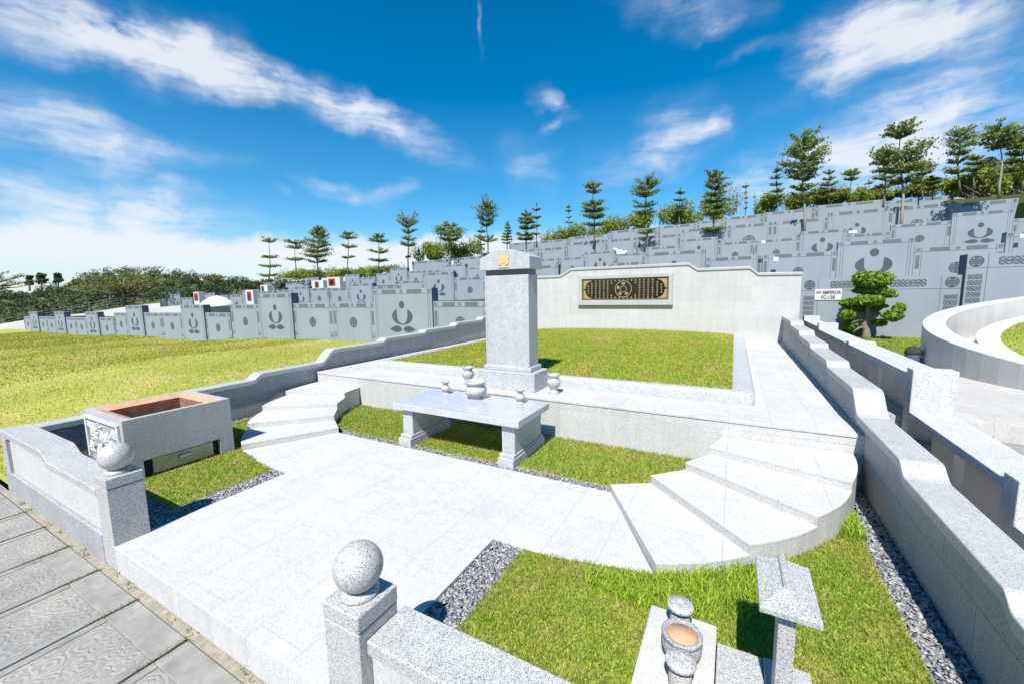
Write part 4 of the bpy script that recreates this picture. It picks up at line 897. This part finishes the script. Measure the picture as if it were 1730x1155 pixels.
o = child(MB().box(-14, 20, 19.62, 36, -8, .55), 'terrace_ground', M['gb_mound'], None); tag(o, kind='structure')
# ------------------------------------------------------------------ big dry lawn on the left
ctl = [(float(atY(px, b1(px), Y1).x), Y1, float(atY(px, b1(px), Y1).z)) for px in (40, 90, 140, 186, 194, 230, 290, 340, 386, 394, 470, 560, 640, 730, 822)]
ctl += [(-11.0, y, z) for y, z in ((1.7, -.22), (4, .0), (6.5, .2), (9, .4), (13, .5), (17, .3), (19.5, .2))]
ctl += [(x, 1.7, z) for x, z in ((-16, -.32), (-24, -.4), (-40, -.7), (-70, -1.2), (-110, -2))]+[(-130, 19, -2.2), (-130, 8, -2.4)]
ctl += [(-60, 10, -.75), (-35, 10, -.25), (-22, 9.5, .12), (-16, 9, .25), (-90, 10, -1.5)]
ctl = np.array(ctl)
def lawn_z(X, Y):
    d2 = (X[:, None]-ctl[None, :, 0])**2+(Y[:, None]-ctl[None, :, 1])**2+.5
    w = 1/d2**1.5; return (w*ctl[None, :, 2]).sum(1)/w.sum(1)
xs = -10.88-np.linspace(0, 1, 90)**2*120; ys = np.linspace(1.66, 18.2, 36)
XX, YY = np.meshgrid(xs, ys); ZZ = lawn_z(XX.ravel(), YY.ravel())
lw = MB(); lw.v = [(float(a), float(b), float(c)) for a, b, c in zip(XX.ravel(), YY.ravel(), ZZ)]; nx = len(xs)
lw.f = [(j*nx+i, (j+1)*nx+i, (j+1)*nx+i+1, j*nx+i+1) for j in range(len(ys)-1) for i in range(nx-1)]
o = child(lw, 'lawn_ground', M['gb_lawn'], None, smooth=True); tag(o, kind='structure')
n = 150000; u = RNG.random(n); X = -10.9-(u**2.0)*75; Yv = RNG.uniform(1.75, 17.98, n); far = (-X-10.9)/75
Zv = np.concatenate([lawn_z(X[i:i+20000], Yv[i:i+20000]) for i in range(0, n, 20000)])
for a, b, sz in ((0, .18, 1), (.18, .5, 1.8), (.5, 1.1, 3)):
    k = (far >= a) & (far < b)
    o = blades('lawn_grass', np.stack([X[k], Yv[k], Zv[k]-.01], 1), .055*sz**.55, .014*sz, M['g_lawn'], .85); tag(o, 'sun bleached mown grass of the big lawn, %s' % ('nearest the wall' if a == 0 else 'middle part' if a < .3 else 'far end'), 'grass')
o = child(MB().box(-130, -11.6, 1.3, 1.64, -3, -.36), 'lawn_edge', M['soil'], None); tag(o, kind='structure')
# ------------------------------------------------------------------ land beyond, wooded hill
gp = MB(); gp.v = [(-9000, -9000, -9), (9000, -9000, -9), (9000, 9000, -9), (-9000, 9000, -9)]; gp.f = [(0, 1, 2, 3)]
o = child(gp, 'valley_ground', M['hill'], None); tag(o, kind='structure')
sky_pts = [(-220, 462), (-120, 466), (-40, 484), (0, 486), (45, 488), (100, 474), (130, 462), (170, 452), (210, 452), (260, 450), (300, 455), (340, 461), (380, 465), (430, 470), (480, 474), (560, 476), (700, 470)]
def skyy(px): return float(np.interp(px, [p[0] for p in sky_pts], [p[1] for p in sky_pts]))
hm = MB(); cols = list(range(-220, 720, 20)); prof = [(70, None), (100, .35), (130, .7), (160, 1.0), (230, .9)]
for px in cols:
    for dist, f in prof:
        yb = 556 if px < 60 else np.interp(px, [60, 250, 450, 700], [546, 520, 492, 480])
        y = yb if f is None else yb+(skyy(px)+13-yb)*f
        p = atd(px, y, dist); hm.v.append((p.x, p.y, p.z-(0 if f is not None else 1)))
k = len(prof)
for i in range(len(cols)-1):
    for j in range(k-1): hm.f.append((i*k+j, (i+1)*k+j, (i+1)*k+j+1, i*k+j+1))
o = child(hm, 'wooded_hill', M['hill'], None, smooth=True); tag(o, kind='structure')
rr = np.random.default_rng(5); Vs = []
for i in range(760):
    px = rr.uniform(-215, 560); f = rr.random()**.8; dist = 78+f*86
    yb = 556 if px < 60 else float(np.interp(px, [60, 250, 450, 700], [546, 520, 492, 480]))
    y = yb+(skyy(px)+13-yb)*max(0, (dist-70)/90)
    p = atd(px, y, dist); s = rr.uniform(1.0, 2.3)*(1+.3*(f > .8))
    Vs.append(leafcloud([(p.x, p.y, p.z+s*.35), (p.x+rr.normal()*s*.5, p.y+rr.normal()*s*.5, p.z+s*.75)], [[s, s, s*.7], [s*.6, s*.6, s*.5]], 96, .62, 900+i, .3, .5))
o = leafobj('forest', Vs, M['l_forest']); tag(o, 'dense mixed forest covering the low hill at the left', 'forest', None, 'stuff')
fm_ = MB()
for i in range(30):
    a = math.radians(-95+i*3); 
    fm_.v += [(2500*math.sin(a), 2500*math.cos(a), -40), (2500*math.sin(a), 2500*math.cos(a), 62+34*math.sin(i*.9)+18*math.sin(i*2.3)), (2900*math.sin(a), 2900*math.cos(a), -40)]
for i in range(29): fm_.f += [(i*3, i*3+3, i*3+4, i*3+1), (i*3+1, i*3+4, i*3+5, i*3+2)]
o = child(fm_, 'distant_hills', M['farhill'], None, smooth=True); tag(o, kind='structure')
# ------------------------------------------------------------------ fence, low white walls, canopy, distant tombs
fc = empty('wire_fence', tuple(atd(100, 530, 72)), 'thin wire fence with slim posts at the foot of the wooded hill', 'fence')
fp = [(-40, 552, 74), (0, 541, 74), (30, 534, 74), (60, 527.5, 74), (90, 522, 74), (120, 517, 74), (150, 511.5, 74), (180, 506, 74), (210, 501, 74), (240, 496.5, 76), (270, 492, 78), (300, 488, 80), (330, 484, 82)]
T_ = [atd(*p) for p in fp]
for p in T_: child(MB().box(p.x-.05, p.x+.05, p.y-.05, p.y+.05, p.z-3, p.z), 'post', M['wire'], fc)
wm_ = MB()
for d in (.08, .5, .95): wm_.tube([(p.x, p.y, p.z-d) for p in T_], [.022]*len(T_), 4)
child(wm_, 'wires', M['wire'], fc)
def lowwall(pts, dist, h, mat, lab, th=.5):
    Q = [atd(px, py, d) for (px, py), d in zip(pts, dist)]; m = MB()
    for a, b in zip(Q[:-1], Q[1:]):
        d = (b-a); nrm = Vector((-d.y, d.x, 0)).normalized()*th
        n = len(m.v); m.v += [(a.x, a.y, a.z-h), (b.x, b.y, b.z-h), (b.x, b.y, b.z), (a.x, a.y, a.z)]+[(p.x+nrm.x, p.y+nrm.y, p.z+dz) for p, dz in ((a, -h), (b, -h), (b, 0), (a, 0))]
        m.f += [(n, n+1, n+2, n+3), (n+7, n+6, n+5, n+4), (n+3, n+2, n+6, n+7), (n, n+3, n+7, n+4), (n+1, n+5, n+6, n+2)]
    o = child(m, 'retaining_wall', M[mat], None); tag(o, lab, 'wall'); return o
lowwall([(-60, 556), (0, 547.5), (40.5, 541)], [66, 66, 66], 2.2, 'white', 'plain white retaining wall at the far left end of the lawn')
lowwall([(110, 533), (145, 529), (212, 518.5), (270, 512)], [66, 66, 64, 62], 1.8, 'white', 'long white retaining wall climbing behind the left tomb walls')
lowwall([(247, 521), (305, 516)], [50, 50], 1.2, 'white', 'short white wall behind the second tall tomb wall from the lawn end', 3)
# canvas canopy
c = atd(366, 500, 46); cw = abs((atd(390, 514, 46)-atd(342, 514, 46)).length)/2; cz = atd(366, 515, 46).z
cn = empty('canopy', (c.x, c.y, cz-2.4), 'white domed canvas canopy behind the front row of tomb walls', 'canopy')
m = MB(); m.lathe([(cw*1.08, -.25), (cw*1.06, 0), (cw*.78, (c.z-cz)*.45), (cw*.42, (c.z-cz)*.83), (.05, c.z-cz)], (c.x, c.y, cz), 16); child(m, 'roof', M['tarp'], cn, smooth=True)
child(MB().box(c.x-cw*.5, c.x+cw*.75, c.y-.6, c.y+1.2, cz-2.6, cz-.3), 'wall', M['cream'], cn)
for i, (px, py, w, h, dist, red, lab) in enumerate(((331.5, 503, 16, 17, 58, (.05, .62), 'white tombstone with a red and black plaque left of the white canopy'), (421.5, 502, 20, 21, 48, (.0, .5), 'white tombstone with a large red and black plaque right of the canopy'), (446, 490, 18, 15, 62, (-.3, .35), 'white tombstone with a narrow red plaque under the first tiered tree'), (536, 482, 28, 14, 70, (-.05, .3), 'white tomb with a small dark red plaque below the dark tiered tree'), (563, 478, 30, 17, 74, (-.2, .5), 'wide white tomb with a square red plaque in the upper rows'))):
    c = atd(px, py, dist); s = dist/685*1.1; r = empty('white_tomb', (c.x, c.y, c.z-h*s/2), lab, 'tomb', 'white tombs with red plaques')
    child(MB().box(c.x-w*s/2, c.x+w*s/2, c.y, c.y+.8, c.z-h*s*.5-1, c.z+h*s*.5), 'body', M['white'], r, bevel=.03)
    x = c.x+red[0]*w*s*.5; ww = red[1]*w*s
    child(MB().box(x-ww/2, x+ww/2, c.y-.06, c.y+.05, c.z-h*s*.25, c.z+h*s*.38), 'plaque', M['red'], r)
    child(MB().box(x-ww/4, x+ww/4, c.y-.09, c.y-.03, c.z-h*s*.18, c.z+h*s*.25), 'inscription_stone', M['blackgloss'], r)
#=PART4=
# ------------------------------------------------------------------ trees
def tiered_tree(name, px, yb, yt, hw, Y, tiers, lab, mat='l_tree', dens=1.0, seed=0, lean=0, bark='bark', trunk=1.0, grp='tiered trees on the hill', cat='tree'):
    """slim trunk with whorled branch tiers; tiers: (height fraction, radius fraction, rise fraction)"""
    r = random.Random(seed); g = np.random.default_rng(seed)
    A = atY(px, yb, Y); T = atY(px+lean, yt, Y); s = (A-Vector((0, 0, CH))).dot(fw)/F*.84; Hh = T.z-A.z; R = hw*s
    root = empty(name, tuple(A), lab, cat, grp)
    def pt(f): return Vector((A.x+(T.x-A.x)*f+.015*Hh*math.sin(f*7+seed), Y+.012*Hh*math.sin(f*5+seed*2), A.z+Hh*f))
    tr = MB(); b0 = .011*Hh*trunk+.05
    fs = [0-.06, .15, .3, .45, .6, .75, .88, .97]
    tr.tube([pt(f) for f in fs], [b0*(1-.82*max(f, 0)) for f in fs], 7)
    Vs = []
    for hf, rf, rise in tiers:
        n = max(5, int((6+4*rf)*(.8+.4*r.random()))); a0 = r.random()*6.28
        for k in range(n):
            a = a0+2*PI*k/n+r.uniform(-.3, .3); L = R*rf*r.uniform(.72, 1.06); c0 = pt(hf+r.uniform(-.015, .015)); zr = (rise+.16)*L*r.uniform(.6, 1.4)
            e = c0+Vector((math.cos(a)*L, math.sin(a)*L, zr)); mdl = c0+Vector((math.cos(a)*L*.5, math.sin(a)*L*.5, zr*.36))
            tr.tube([c0, mdl, e], [b0*.34, b0*.22, b0*.09], 4)
            m = int(52*dens*(.5+rf)); f = g.random(m)**.65*.92+.14
            P = np.array(c0)[None]*((1-f)**2)[:, None]+2*np.array(mdl)[None]*(f*(1-f))[:, None]+np.array(e)[None]*(f**2)[:, None]
            sp = .115*L*(.45+f)[:, None]
            off = g.normal(size=(m, 3))*sp*np.array([1, 1, .33]); P = P+off
            nr = g.normal(size=(m, 3))*.8+np.array([0, -.35, .7]); nr /= np.linalg.norm(nr, axis=1)[:, None]
            Vs.append(quads(P, nr, min(.5, .07*R+.13), g, .55))
    top = pt(.97); m = int(26*dens); P = np.array(top)[None]+g.normal(size=(m, 3))*np.array([.10*R, .10*R, .035*Hh]); nr = g.normal(size=(m, 3)); nr /= np.linalg.norm(nr, axis=1)[:, None]
    Vs.append(quads(P, nr, min(.6, .10*R+.16), g, .6))
    child(tr, 'trunk', M[bark], root, smooth=True); leafobj('crown', Vs, M[mat], root)
    return root
FULL = [(.30, .75, .10), (.40, .95, .12), (.50, 1, .15), (.60, .92, .2), (.70, .8, .28), (.79, .66, .4), (.87, .5, .6), (.93, .34, .9)]
SPARSE = [(.34, .9, .05), (.58, .75, .1), (.82, .95, .35), (.92, .55, .6)]
TIERS3 = [(.30, .8, .08), (.52, .9, .1), (.80, .95, .2), (.90, .6, .5)]
HIGH = [(.58, .5, .3), (.68, .75, .35), (.76, .9, .4), (.84, .9, .5), (.91, .7, .8)]
VTOP = [(.45, .55, .2), (.56, .7, .3), (.64, .6, .35), (.74, .75, .45), (.82, .9, .55), (.9, .75, .8)]
CONE = [(.22, .8, .05), (.33, 1, .1), (.44, .95, .12), (.55, .85, .15), (.66, .7, .2), (.77, .55, .3), (.87, .4, .5)]
TL = [
 (455, 476, 402, 18, 60, [(.12, .9, .05), (.33, 1, .05), (.55, .9, .08), (.9, .8, .25)], 'slim tree of four flat leaf tiers, first on the left of the skyline', 'l_tree', 1.1),
 (499, 466, 408, 22, 62, [(.45, .8, .08), (.80, .75, .15), (.92, .9, .2)], 'thin leaning tree with two loose tiers, second from left', 'l_tree2', 1.0),
 (537, 468, 386, 27, 64, FULL, 'tall dark full tree of many tiers between two thin ones on the left', 'l_tree', 1.1),
 (588, 466, 394, 17, 64, [(.42, .75, .1), (.66, .85, .1), (.86, 1, .2), (.94, .6, .4)], 'thin tree with three narrow tiers above a white tomb', 'l_tree', 1.0),
 (640, 462, 396, 21, 64, [(.30, .85, .1), (.52, 1, .1), (.80, .95, .12), (.90, .6, .4)], 'tree with three wide flat dark tiers left of centre', 'l_tree', 1.25),
 (690, 452, 368, 22, 70.4, [(.2, .25, .3), (.42, .8, .25), (.55, .6, .25), (.68, .7, .4), (.80, .9, .55), (.88, .9, .7)], 'tree with a flaring V shaped top beside the low bamboo hedge', 'l_tree', 1.0),
 (760, 446, 380, 32, 70.4, [(.60, .7, .1), (.70, 1, .15), (.80, .9, .2), (.90, .55, .4)], 'low broad tree with one dark spreading crown over the bamboo hedge', 'l_tree', 1.5),
 (823, 436, 345, 23, 70.4, [(.30, .9, .35), (.58, .55, .4), (.68, .9, .4), (.77, 1, .55), (.86, .9, .8), (.93, .5, 1.2)], 'tall blue green tree with a cup shaped crown just left of the stele', 'l_tree', 1.2),
 (813, 432, 384, 12, 70.4, [(.35, .8, .1), (.6, 1, .2), (.8, .8, .3)], 'small thin brownish tree at the foot of the cup crowned tree', 'l_tree2', .8),
 (857, 422, 376, 11, 72, CONE, 'small conical tree right above the stele cap', 'l_tree', 1.0),
 (889, 418, 356, 18, 74, [(.2, .9, .1), (.32, 1, .1), (.5, .95, .1), (.64, 1, .1), (.74, .8, .15), (.85, .6, .2)], 'dense dark tree of stacked clumps right of the stele', 'l_tree', 1.7),
 (907, 414, 345, 9, 80, [(.25, .7, .1), (.45, .8, .15), (.65, .9, .2), (.85, 1, .2)], 'thin pole like tree close behind the dense clumped tree', 'l_tree', .9),
 (961, 404, 345, 8, 95, [(.45, 1, .1), (.6, .7, .2), (.78, .8, .2), (.9, .6, .3)], 'tiny far thin tree alone against the blue sky', 'l_tree', .8),
 (1003, 415, 310, 24, 70.4, [(.32, .95, .1), (.44, 1, .1), (.54, .95, .15), (.63, .9, .25), (.84, .65, .2), (.9, .75, .5)], 'dark tree whose small top tuft sits apart from its thick lower crown', 'l_tree', 1.6),
 (1092, 424, 300, 26, 70.4, [(.24, .6, .08), (.52, .8, .1), (.60, .85, .15), (.74, .95, .2), (.82, 1, .35), (.9, .8, .5)], 'tall tree with a broad tufted top and a lone low skirt of branches', 'l_tree', 1.3),
 (1148, 385, 320, 10, 90, [(.4, .9, .1), (.55, .8, .1), (.7, 1, .1), (.88, .9, .15)], 'small dark narrow tree standing in the bamboo hedge', 'l_tree', 1.2),
 (1207, 402, 290, 27, 70.4, [(.11, .7, .05), (.35, 1, .05), (.45, 1, .1), (.54, .9, .15), (.63, .75, .2), (.72, .8, .35), (.82, .7, .5), (.9, .6, .7)], 'bushy tall dark tree in front of a bright bamboo clump', 'l_tree', 1.6),
 (1260, 370, 312, 6, 95, [(.3, .7, .1), (.45, .5, .1), (.6, .5, .1), (.75, .6, .1), (.92, 1, .15)], 'bare pole like tree with a tiny tuft right of the bushy one', 'l_tree2', .7),
 (1275, 368, 326, 4, 96, [(.5, .5, .2), (.8, .8, .3)], 'leafless dead pole standing beside the thin tufted tree', 'l_tree2', .15),
 (1313, 368, 283, 13, 90, [(.4, .8, .1), (.52, 1, .1), (.65, .85, .15), (.78, .8, .2), (.9, .6, .4)], 'slim green tree with tiers to the top, left of the largest tree', 'l_tree', 1.2),
 (1358, 393, 231, 40, 70.4, [(.36, .55, .3), (.44, .5, .3), (.54, .75, .4), (.61, .9, .35), (.68, 1, .35), (.76, .95, .45), (.84, .8, .6), (.91, .6, .8)], 'large tree with a wide dark crown on a pale bare trunk', 'l_tree', 1.3),
 (1400, 356, 288, 18, 90, [(.3, 1, .1), (.45, .9, .15), (.62, .9, .15), (.76, .7, .2), (.9, .5, .3)], 'brownish green tree behind the right side of the largest crown', 'l_tree2', 1.1),
 (1437, 350, 288, 15, 95, [(.72, .8, .2), (.84, 1, .25), (.92, .7, .4)], 'small umbrella topped tree rising from a bamboo clump', 'l_tree2', 1.1),
 (1468, 342, 304, 7, 96, [(.5, .8, .2), (.8, 1, .3)], 'tiny wispy sapling left of the tallest tree', 'l_tree2', .5),
 (1494, 352, 254, 20, 80, [(.35, .7, .15), (.5, .9, .2), (.62, 1, .2), (.75, .95, .25), (.86, .8, .35)], 'mid sized tree touching the left side of the tallest tree', 'l_tree2', 1.1),
 (1523, 384, 212, 46, 70.4, [(.44, .6, .15), (.54, .8, .2), (.62, .85, .3), (.69, 1, .35), (.88, .5, .3), (.92, .62, .45)], 'tallest tree of the skyline with a separate flat tuft on top', 'l_tree', 1.35),
 (1558, 334, 272, 20, 88, [(.4, .7, .2), (.58, .95, .25), (.72, 1, .3), (.85, .8, .5)], 'yellowish tree just right of the tallest tree', 'l_tree2', 1.1),
 (1575, 336, 300, 14, 84, [(.4, .9, .2), (.65, 1, .2), (.85, .7, .4)], 'low spreading tree under the yellowish one', 'l_tree2', 1.2),
 (1620, 320, 222, 24, 80, [(.28, .9, .3), (.45, .7, .35), (.58, .8, .4), (.7, .9, .45), (.8, .9, .55), (.9, .8, .7)], 'slender tall tree with upswept branches near the right end', 'l_tree', 1.0),
 (1646, 316, 264, 15, 86, [(.5, .8, .25), (.7, 1, .3), (.85, .8, .4)], 'small olive tree between two slender tall ones', 'l_tree2', 1.2),
 (1690, 330, 220, 40, 66, [(.72, .55, .2), (.80, .95, .2), (.88, 1, .3), (.94, .6, .6)], 'flat topped tall tree with a thin straight pale trunk near the right edge', 'l_tree', 1.1),
 (1728, 318, 232, 28, 74, [(.35, 1, .1), (.5, 1, .1), (.65, .9, .15), (.78, .8, .2), (.9, .6, .4)], 'thick bright tree cut by the right picture edge', 'l_tree2', 1.7)]
for i, (px, yb, yt, hw, Y, tiers, lab, mat, dens) in enumerate(TL):
    big = hw > 30
    tiered_tree('tiered_tree', px, yb, yt, hw, Y, tiers, lab, mat, dens, 100+i, 0, 'barkpale' if big else 'bark')
# spreading leafless skirt low on the right terrace
def skirt(px, yb, yt, hw, dist, lab, mat, seed, n=34, up=.25, leaf=10):
    Y = ray(px, yb).y*dist
    r = random.Random(seed); g = np.random.default_rng(seed); A = atY(px, yb, Y); T = atY(px, yt, Y); s = dist/685; R = hw*s
    root = empty('spreading_tree', tuple(A), lab, 'tree'); tr = MB(); tr.tube([A-Vector((0, 0, .6)), A+(T-A)*.5, T], [.30, .24, .12], 7); Vs = []
    for k in range(n):
        a = 2*PI*k/n+r.uniform(-.2, .2); L = R*r.uniform(.6, 1.05); c0 = A+(T-A)*r.uniform(.25, .75); e = c0+Vector((math.cos(a)*L, math.sin(a)*L, L*up*r.uniform(.5, 1.4)))
        m1_ = c0+(e-c0)*.5+Vector((0, 0, -.04*L)); tr.tube([c0, m1_, e], [.11, .08, .03], 4)
        for q in range(5):
            f = r.uniform(.3, .9); b = c0+(e-c0)*f; e2 = b+Vector((r.uniform(-1, 1), r.uniform(-1, 1), r.uniform(.1, .5)))*L*.22; tr.tube([b, e2], [.03, .012], 3)
            P = np.array(e2)[None]+g.normal(size=(leaf, 3))*np.array([.4, .4, .15])*L*.16; nr = g.normal(size=(leaf, 3)); nr[:, 2] += 1; nr /= np.linalg.norm(nr, axis=1)[:, None]; Vs.append(quads(P, nr, .28, g, .5))
    child(tr, 'trunk', M['bark'], root, smooth=True); leafobj('crown', Vs, M[mat], root)
skirt(1688, 356, 320, 62, 60, 'low grey tree spreading bare upswept branches over the right terraces', 'twig', 3, 40, .35, 7)
skirt(210, 514, 470, 68, 72, 'flat topped umbrella tree with spreading bare limbs before the wooded hill', 'l_tree2', 4, 34, .38, 26)
skirt(-6, 500, 462, 40, 74, 'umbrella tree cut by the left edge of the picture', 'l_tree2', 5, 22, .3, 10)
skirt(363, 490, 462, 17, 74, 'small umbrella tree behind the white tombstone left of the canopy', 'l_tree2', 6, 16, .3, 12)
for i, (px, yb, yt, hw, lab) in enumerate(((50, 488, 467, 9, 'dark round tree on the skyline at far left'), (70, 488, 461, 12, 'larger dark tree beside the round one on the left skyline'), (98, 482, 466, 10, 'dark twin crowned tree on the left skyline'))):
    c = atd(px, (yt+yb)/2-3, 150); s = 150/685; root = empty('dark_tree', tuple(atd(px, yb, 150)), lab, 'tree', 'dark skyline trees')
    child(MB().tube([atd(px, yb+4, 150), c], [.35, .2], 6), 'trunk', M['bark'], root)
    leafobj('crown', [leafcloud([(c.x+q*.75*hw*s, c.y, c.z+w*s*5) for q, w in ((-1, -.9), (.5, 1.2), (1.1, -.5), (0, .0), (-.4, .7))], [hw*s*.4, hw*s*.5, hw*s*.36], 380, 1.0, 40+i)], M['l_dark'], root)
for i, (px, py, hw, hh, Y, lab) in enumerate(((1477, 328, 17, 14, 98, 'dark round broadleaf tree behind the top row, left of the tallest tree'), (1672, 276, 17, 15, 96, 'dark round broadleaf crown behind the flat topped tree on the right'))):
    c = atY(px, py, Y); s = abs(atY(px+1, py, Y).x-c.x); root = empty('round_tree', (c.x, c.y, c.z-hh*s*1.6), lab, 'tree')
    child(MB().tube([(c.x, c.y, c.z-hh*s*2.2), tuple(c)], [.35, .2], 7), 'trunk', M['bark'], root)
    leafobj('crown', [leafcloud([(c.x+a*hw*s, c.y+b, c.z+d*hh*s) for a, b, d in ((-.4, 0, -.2), (.4, 0, -.2), (0, 0, .3), (.1, 1, -.4))], [hw*s*.6, hw*s*.6, hh*s*.65], 1500, .55, 60+i, 0, .4)], M['l_dark'], root)
# bamboo and shrub hedges along the ridge
HG = [(930, 400, 36, 13, 94, 'low bamboo hedge just right of the stele, at the left end of the ridge'), (985, 389, 40, 15, 93, 'bamboo hedge behind the dark tree with the separate top tuft'), (1052, 377, 40, 18, 93, 'bamboo hedge left of the tree with the lone low skirt'), (1112, 367, 36, 20, 93, 'bamboo hedge between the skirted tree and the small narrow tree'), (1165, 360, 34, 23, 93, 'bamboo hedge behind the small dark narrow tree'), (1222, 343, 32, 30, 93, 'tall bright bamboo clump behind the bushy dark tree'),
      (1312, 344, 30, 20, 94, 'rounded bamboo clump left of the largest tree'), (1352, 342, 22, 18, 94, 'bamboo clump at the foot of the largest tree'), (1395, 334, 24, 19, 94, 'brownish bamboo clump right of the largest tree trunk'), (1438, 331, 28, 15, 94, 'bright bamboo clump under the small umbrella topped tree'), (1500, 329, 24, 12, 95, 'low shrubs behind the trunk of the tallest tree'), (1562, 319, 28, 18, 94, 'mixed shrubs under the yellowish tree'), (1612, 315, 34, 18, 90, 'wide shrub bank below the slender tall tree'), (1665, 302, 36, 23, 88, 'thick shrub bank left of the flat topped tree'), (1715, 298, 36, 33, 84, 'thick bright shrub bank at the right picture edge'),
      (715, 426, 18, 17, 75, 'left half of the bamboo block above the fourth row'), (745, 423, 22, 18, 75, 'middle of the bamboo block above the fourth row'), (785, 421, 24, 18, 75, 'right half of the bamboo block left of the stele'),
      (505, 464, 26, 11, 74, 'low round bush under the two left thin trees'), (545, 462, 30, 11, 74, 'dark low hedge under the tall full left tree'), (600, 461, 30, 10, 74, 'yellow green hedge above the white tombs'), (650, 457, 28, 10, 74, 'brownish low hedge at the end of the yellow green one')]
for i, (px, py, hw, hh, Y, lab) in enumerate(HG):
    g = np.random.default_rng(300+i); c = atY(px, py, Y); s = abs(atY(px+1, py, Y).x-c.x); R = hw*s*1.1; h = hh*(c-Vector((0, 0, CH))).dot(fw)/F
    root = empty('hedge', (c.x, c.y, c.z-h), lab, 'hedge', 'hedges along the ridge')
    cs, Rr = [], []
    for k in range(9):
        u = g.uniform(-.9, .9); cs.append((c.x+u*R, c.y+g.uniform(-1.5, 1.5), c.z-h*.35+g.uniform(-.3, .75)*h*(1-.35*u*u))); Rr.append([R*.36, 1.6, h*g.uniform(.45, .65)])
    Vs = [leafcloud(cs, Rr, 2200, .45, 500+i, 0, .35)]
    st_ = MB()
    for k in range(26):   # upright shoots breaking the outline
        x = c.x+g.uniform(-1, 1)*R; b = Vector((x, c.y+g.uniform(-1, 1), c.z-h*.7)); e = b+Vector((g.normal()*.5, 0, h*g.uniform(1.0, 1.8)))
        st_.tube([b, (b+e)/2, e], [.05, .04, .015], 3); m = 16; f = g.random(m)[:, None]*.7+.3
        P = np.array(b)[None]*(1-f)+np.array(e)[None]*f+g.normal(size=(m, 3))*.28; nr = g.normal(size=(m, 3)); nr /= np.linalg.norm(nr, axis=1)[:, None]; Vs.append(quads(P, nr, .45, g, .35))
    child(st_, 'stems', M['barkpale'], root)['kind'] = 'stuff'; leafobj('foliage', Vs, M['l_tree2' if i in (8, 10, 11, 19, 21) else 'l_bush'], root)
sc.cycles.use_denoising = True if hasattr(sc, 'cycles') else False
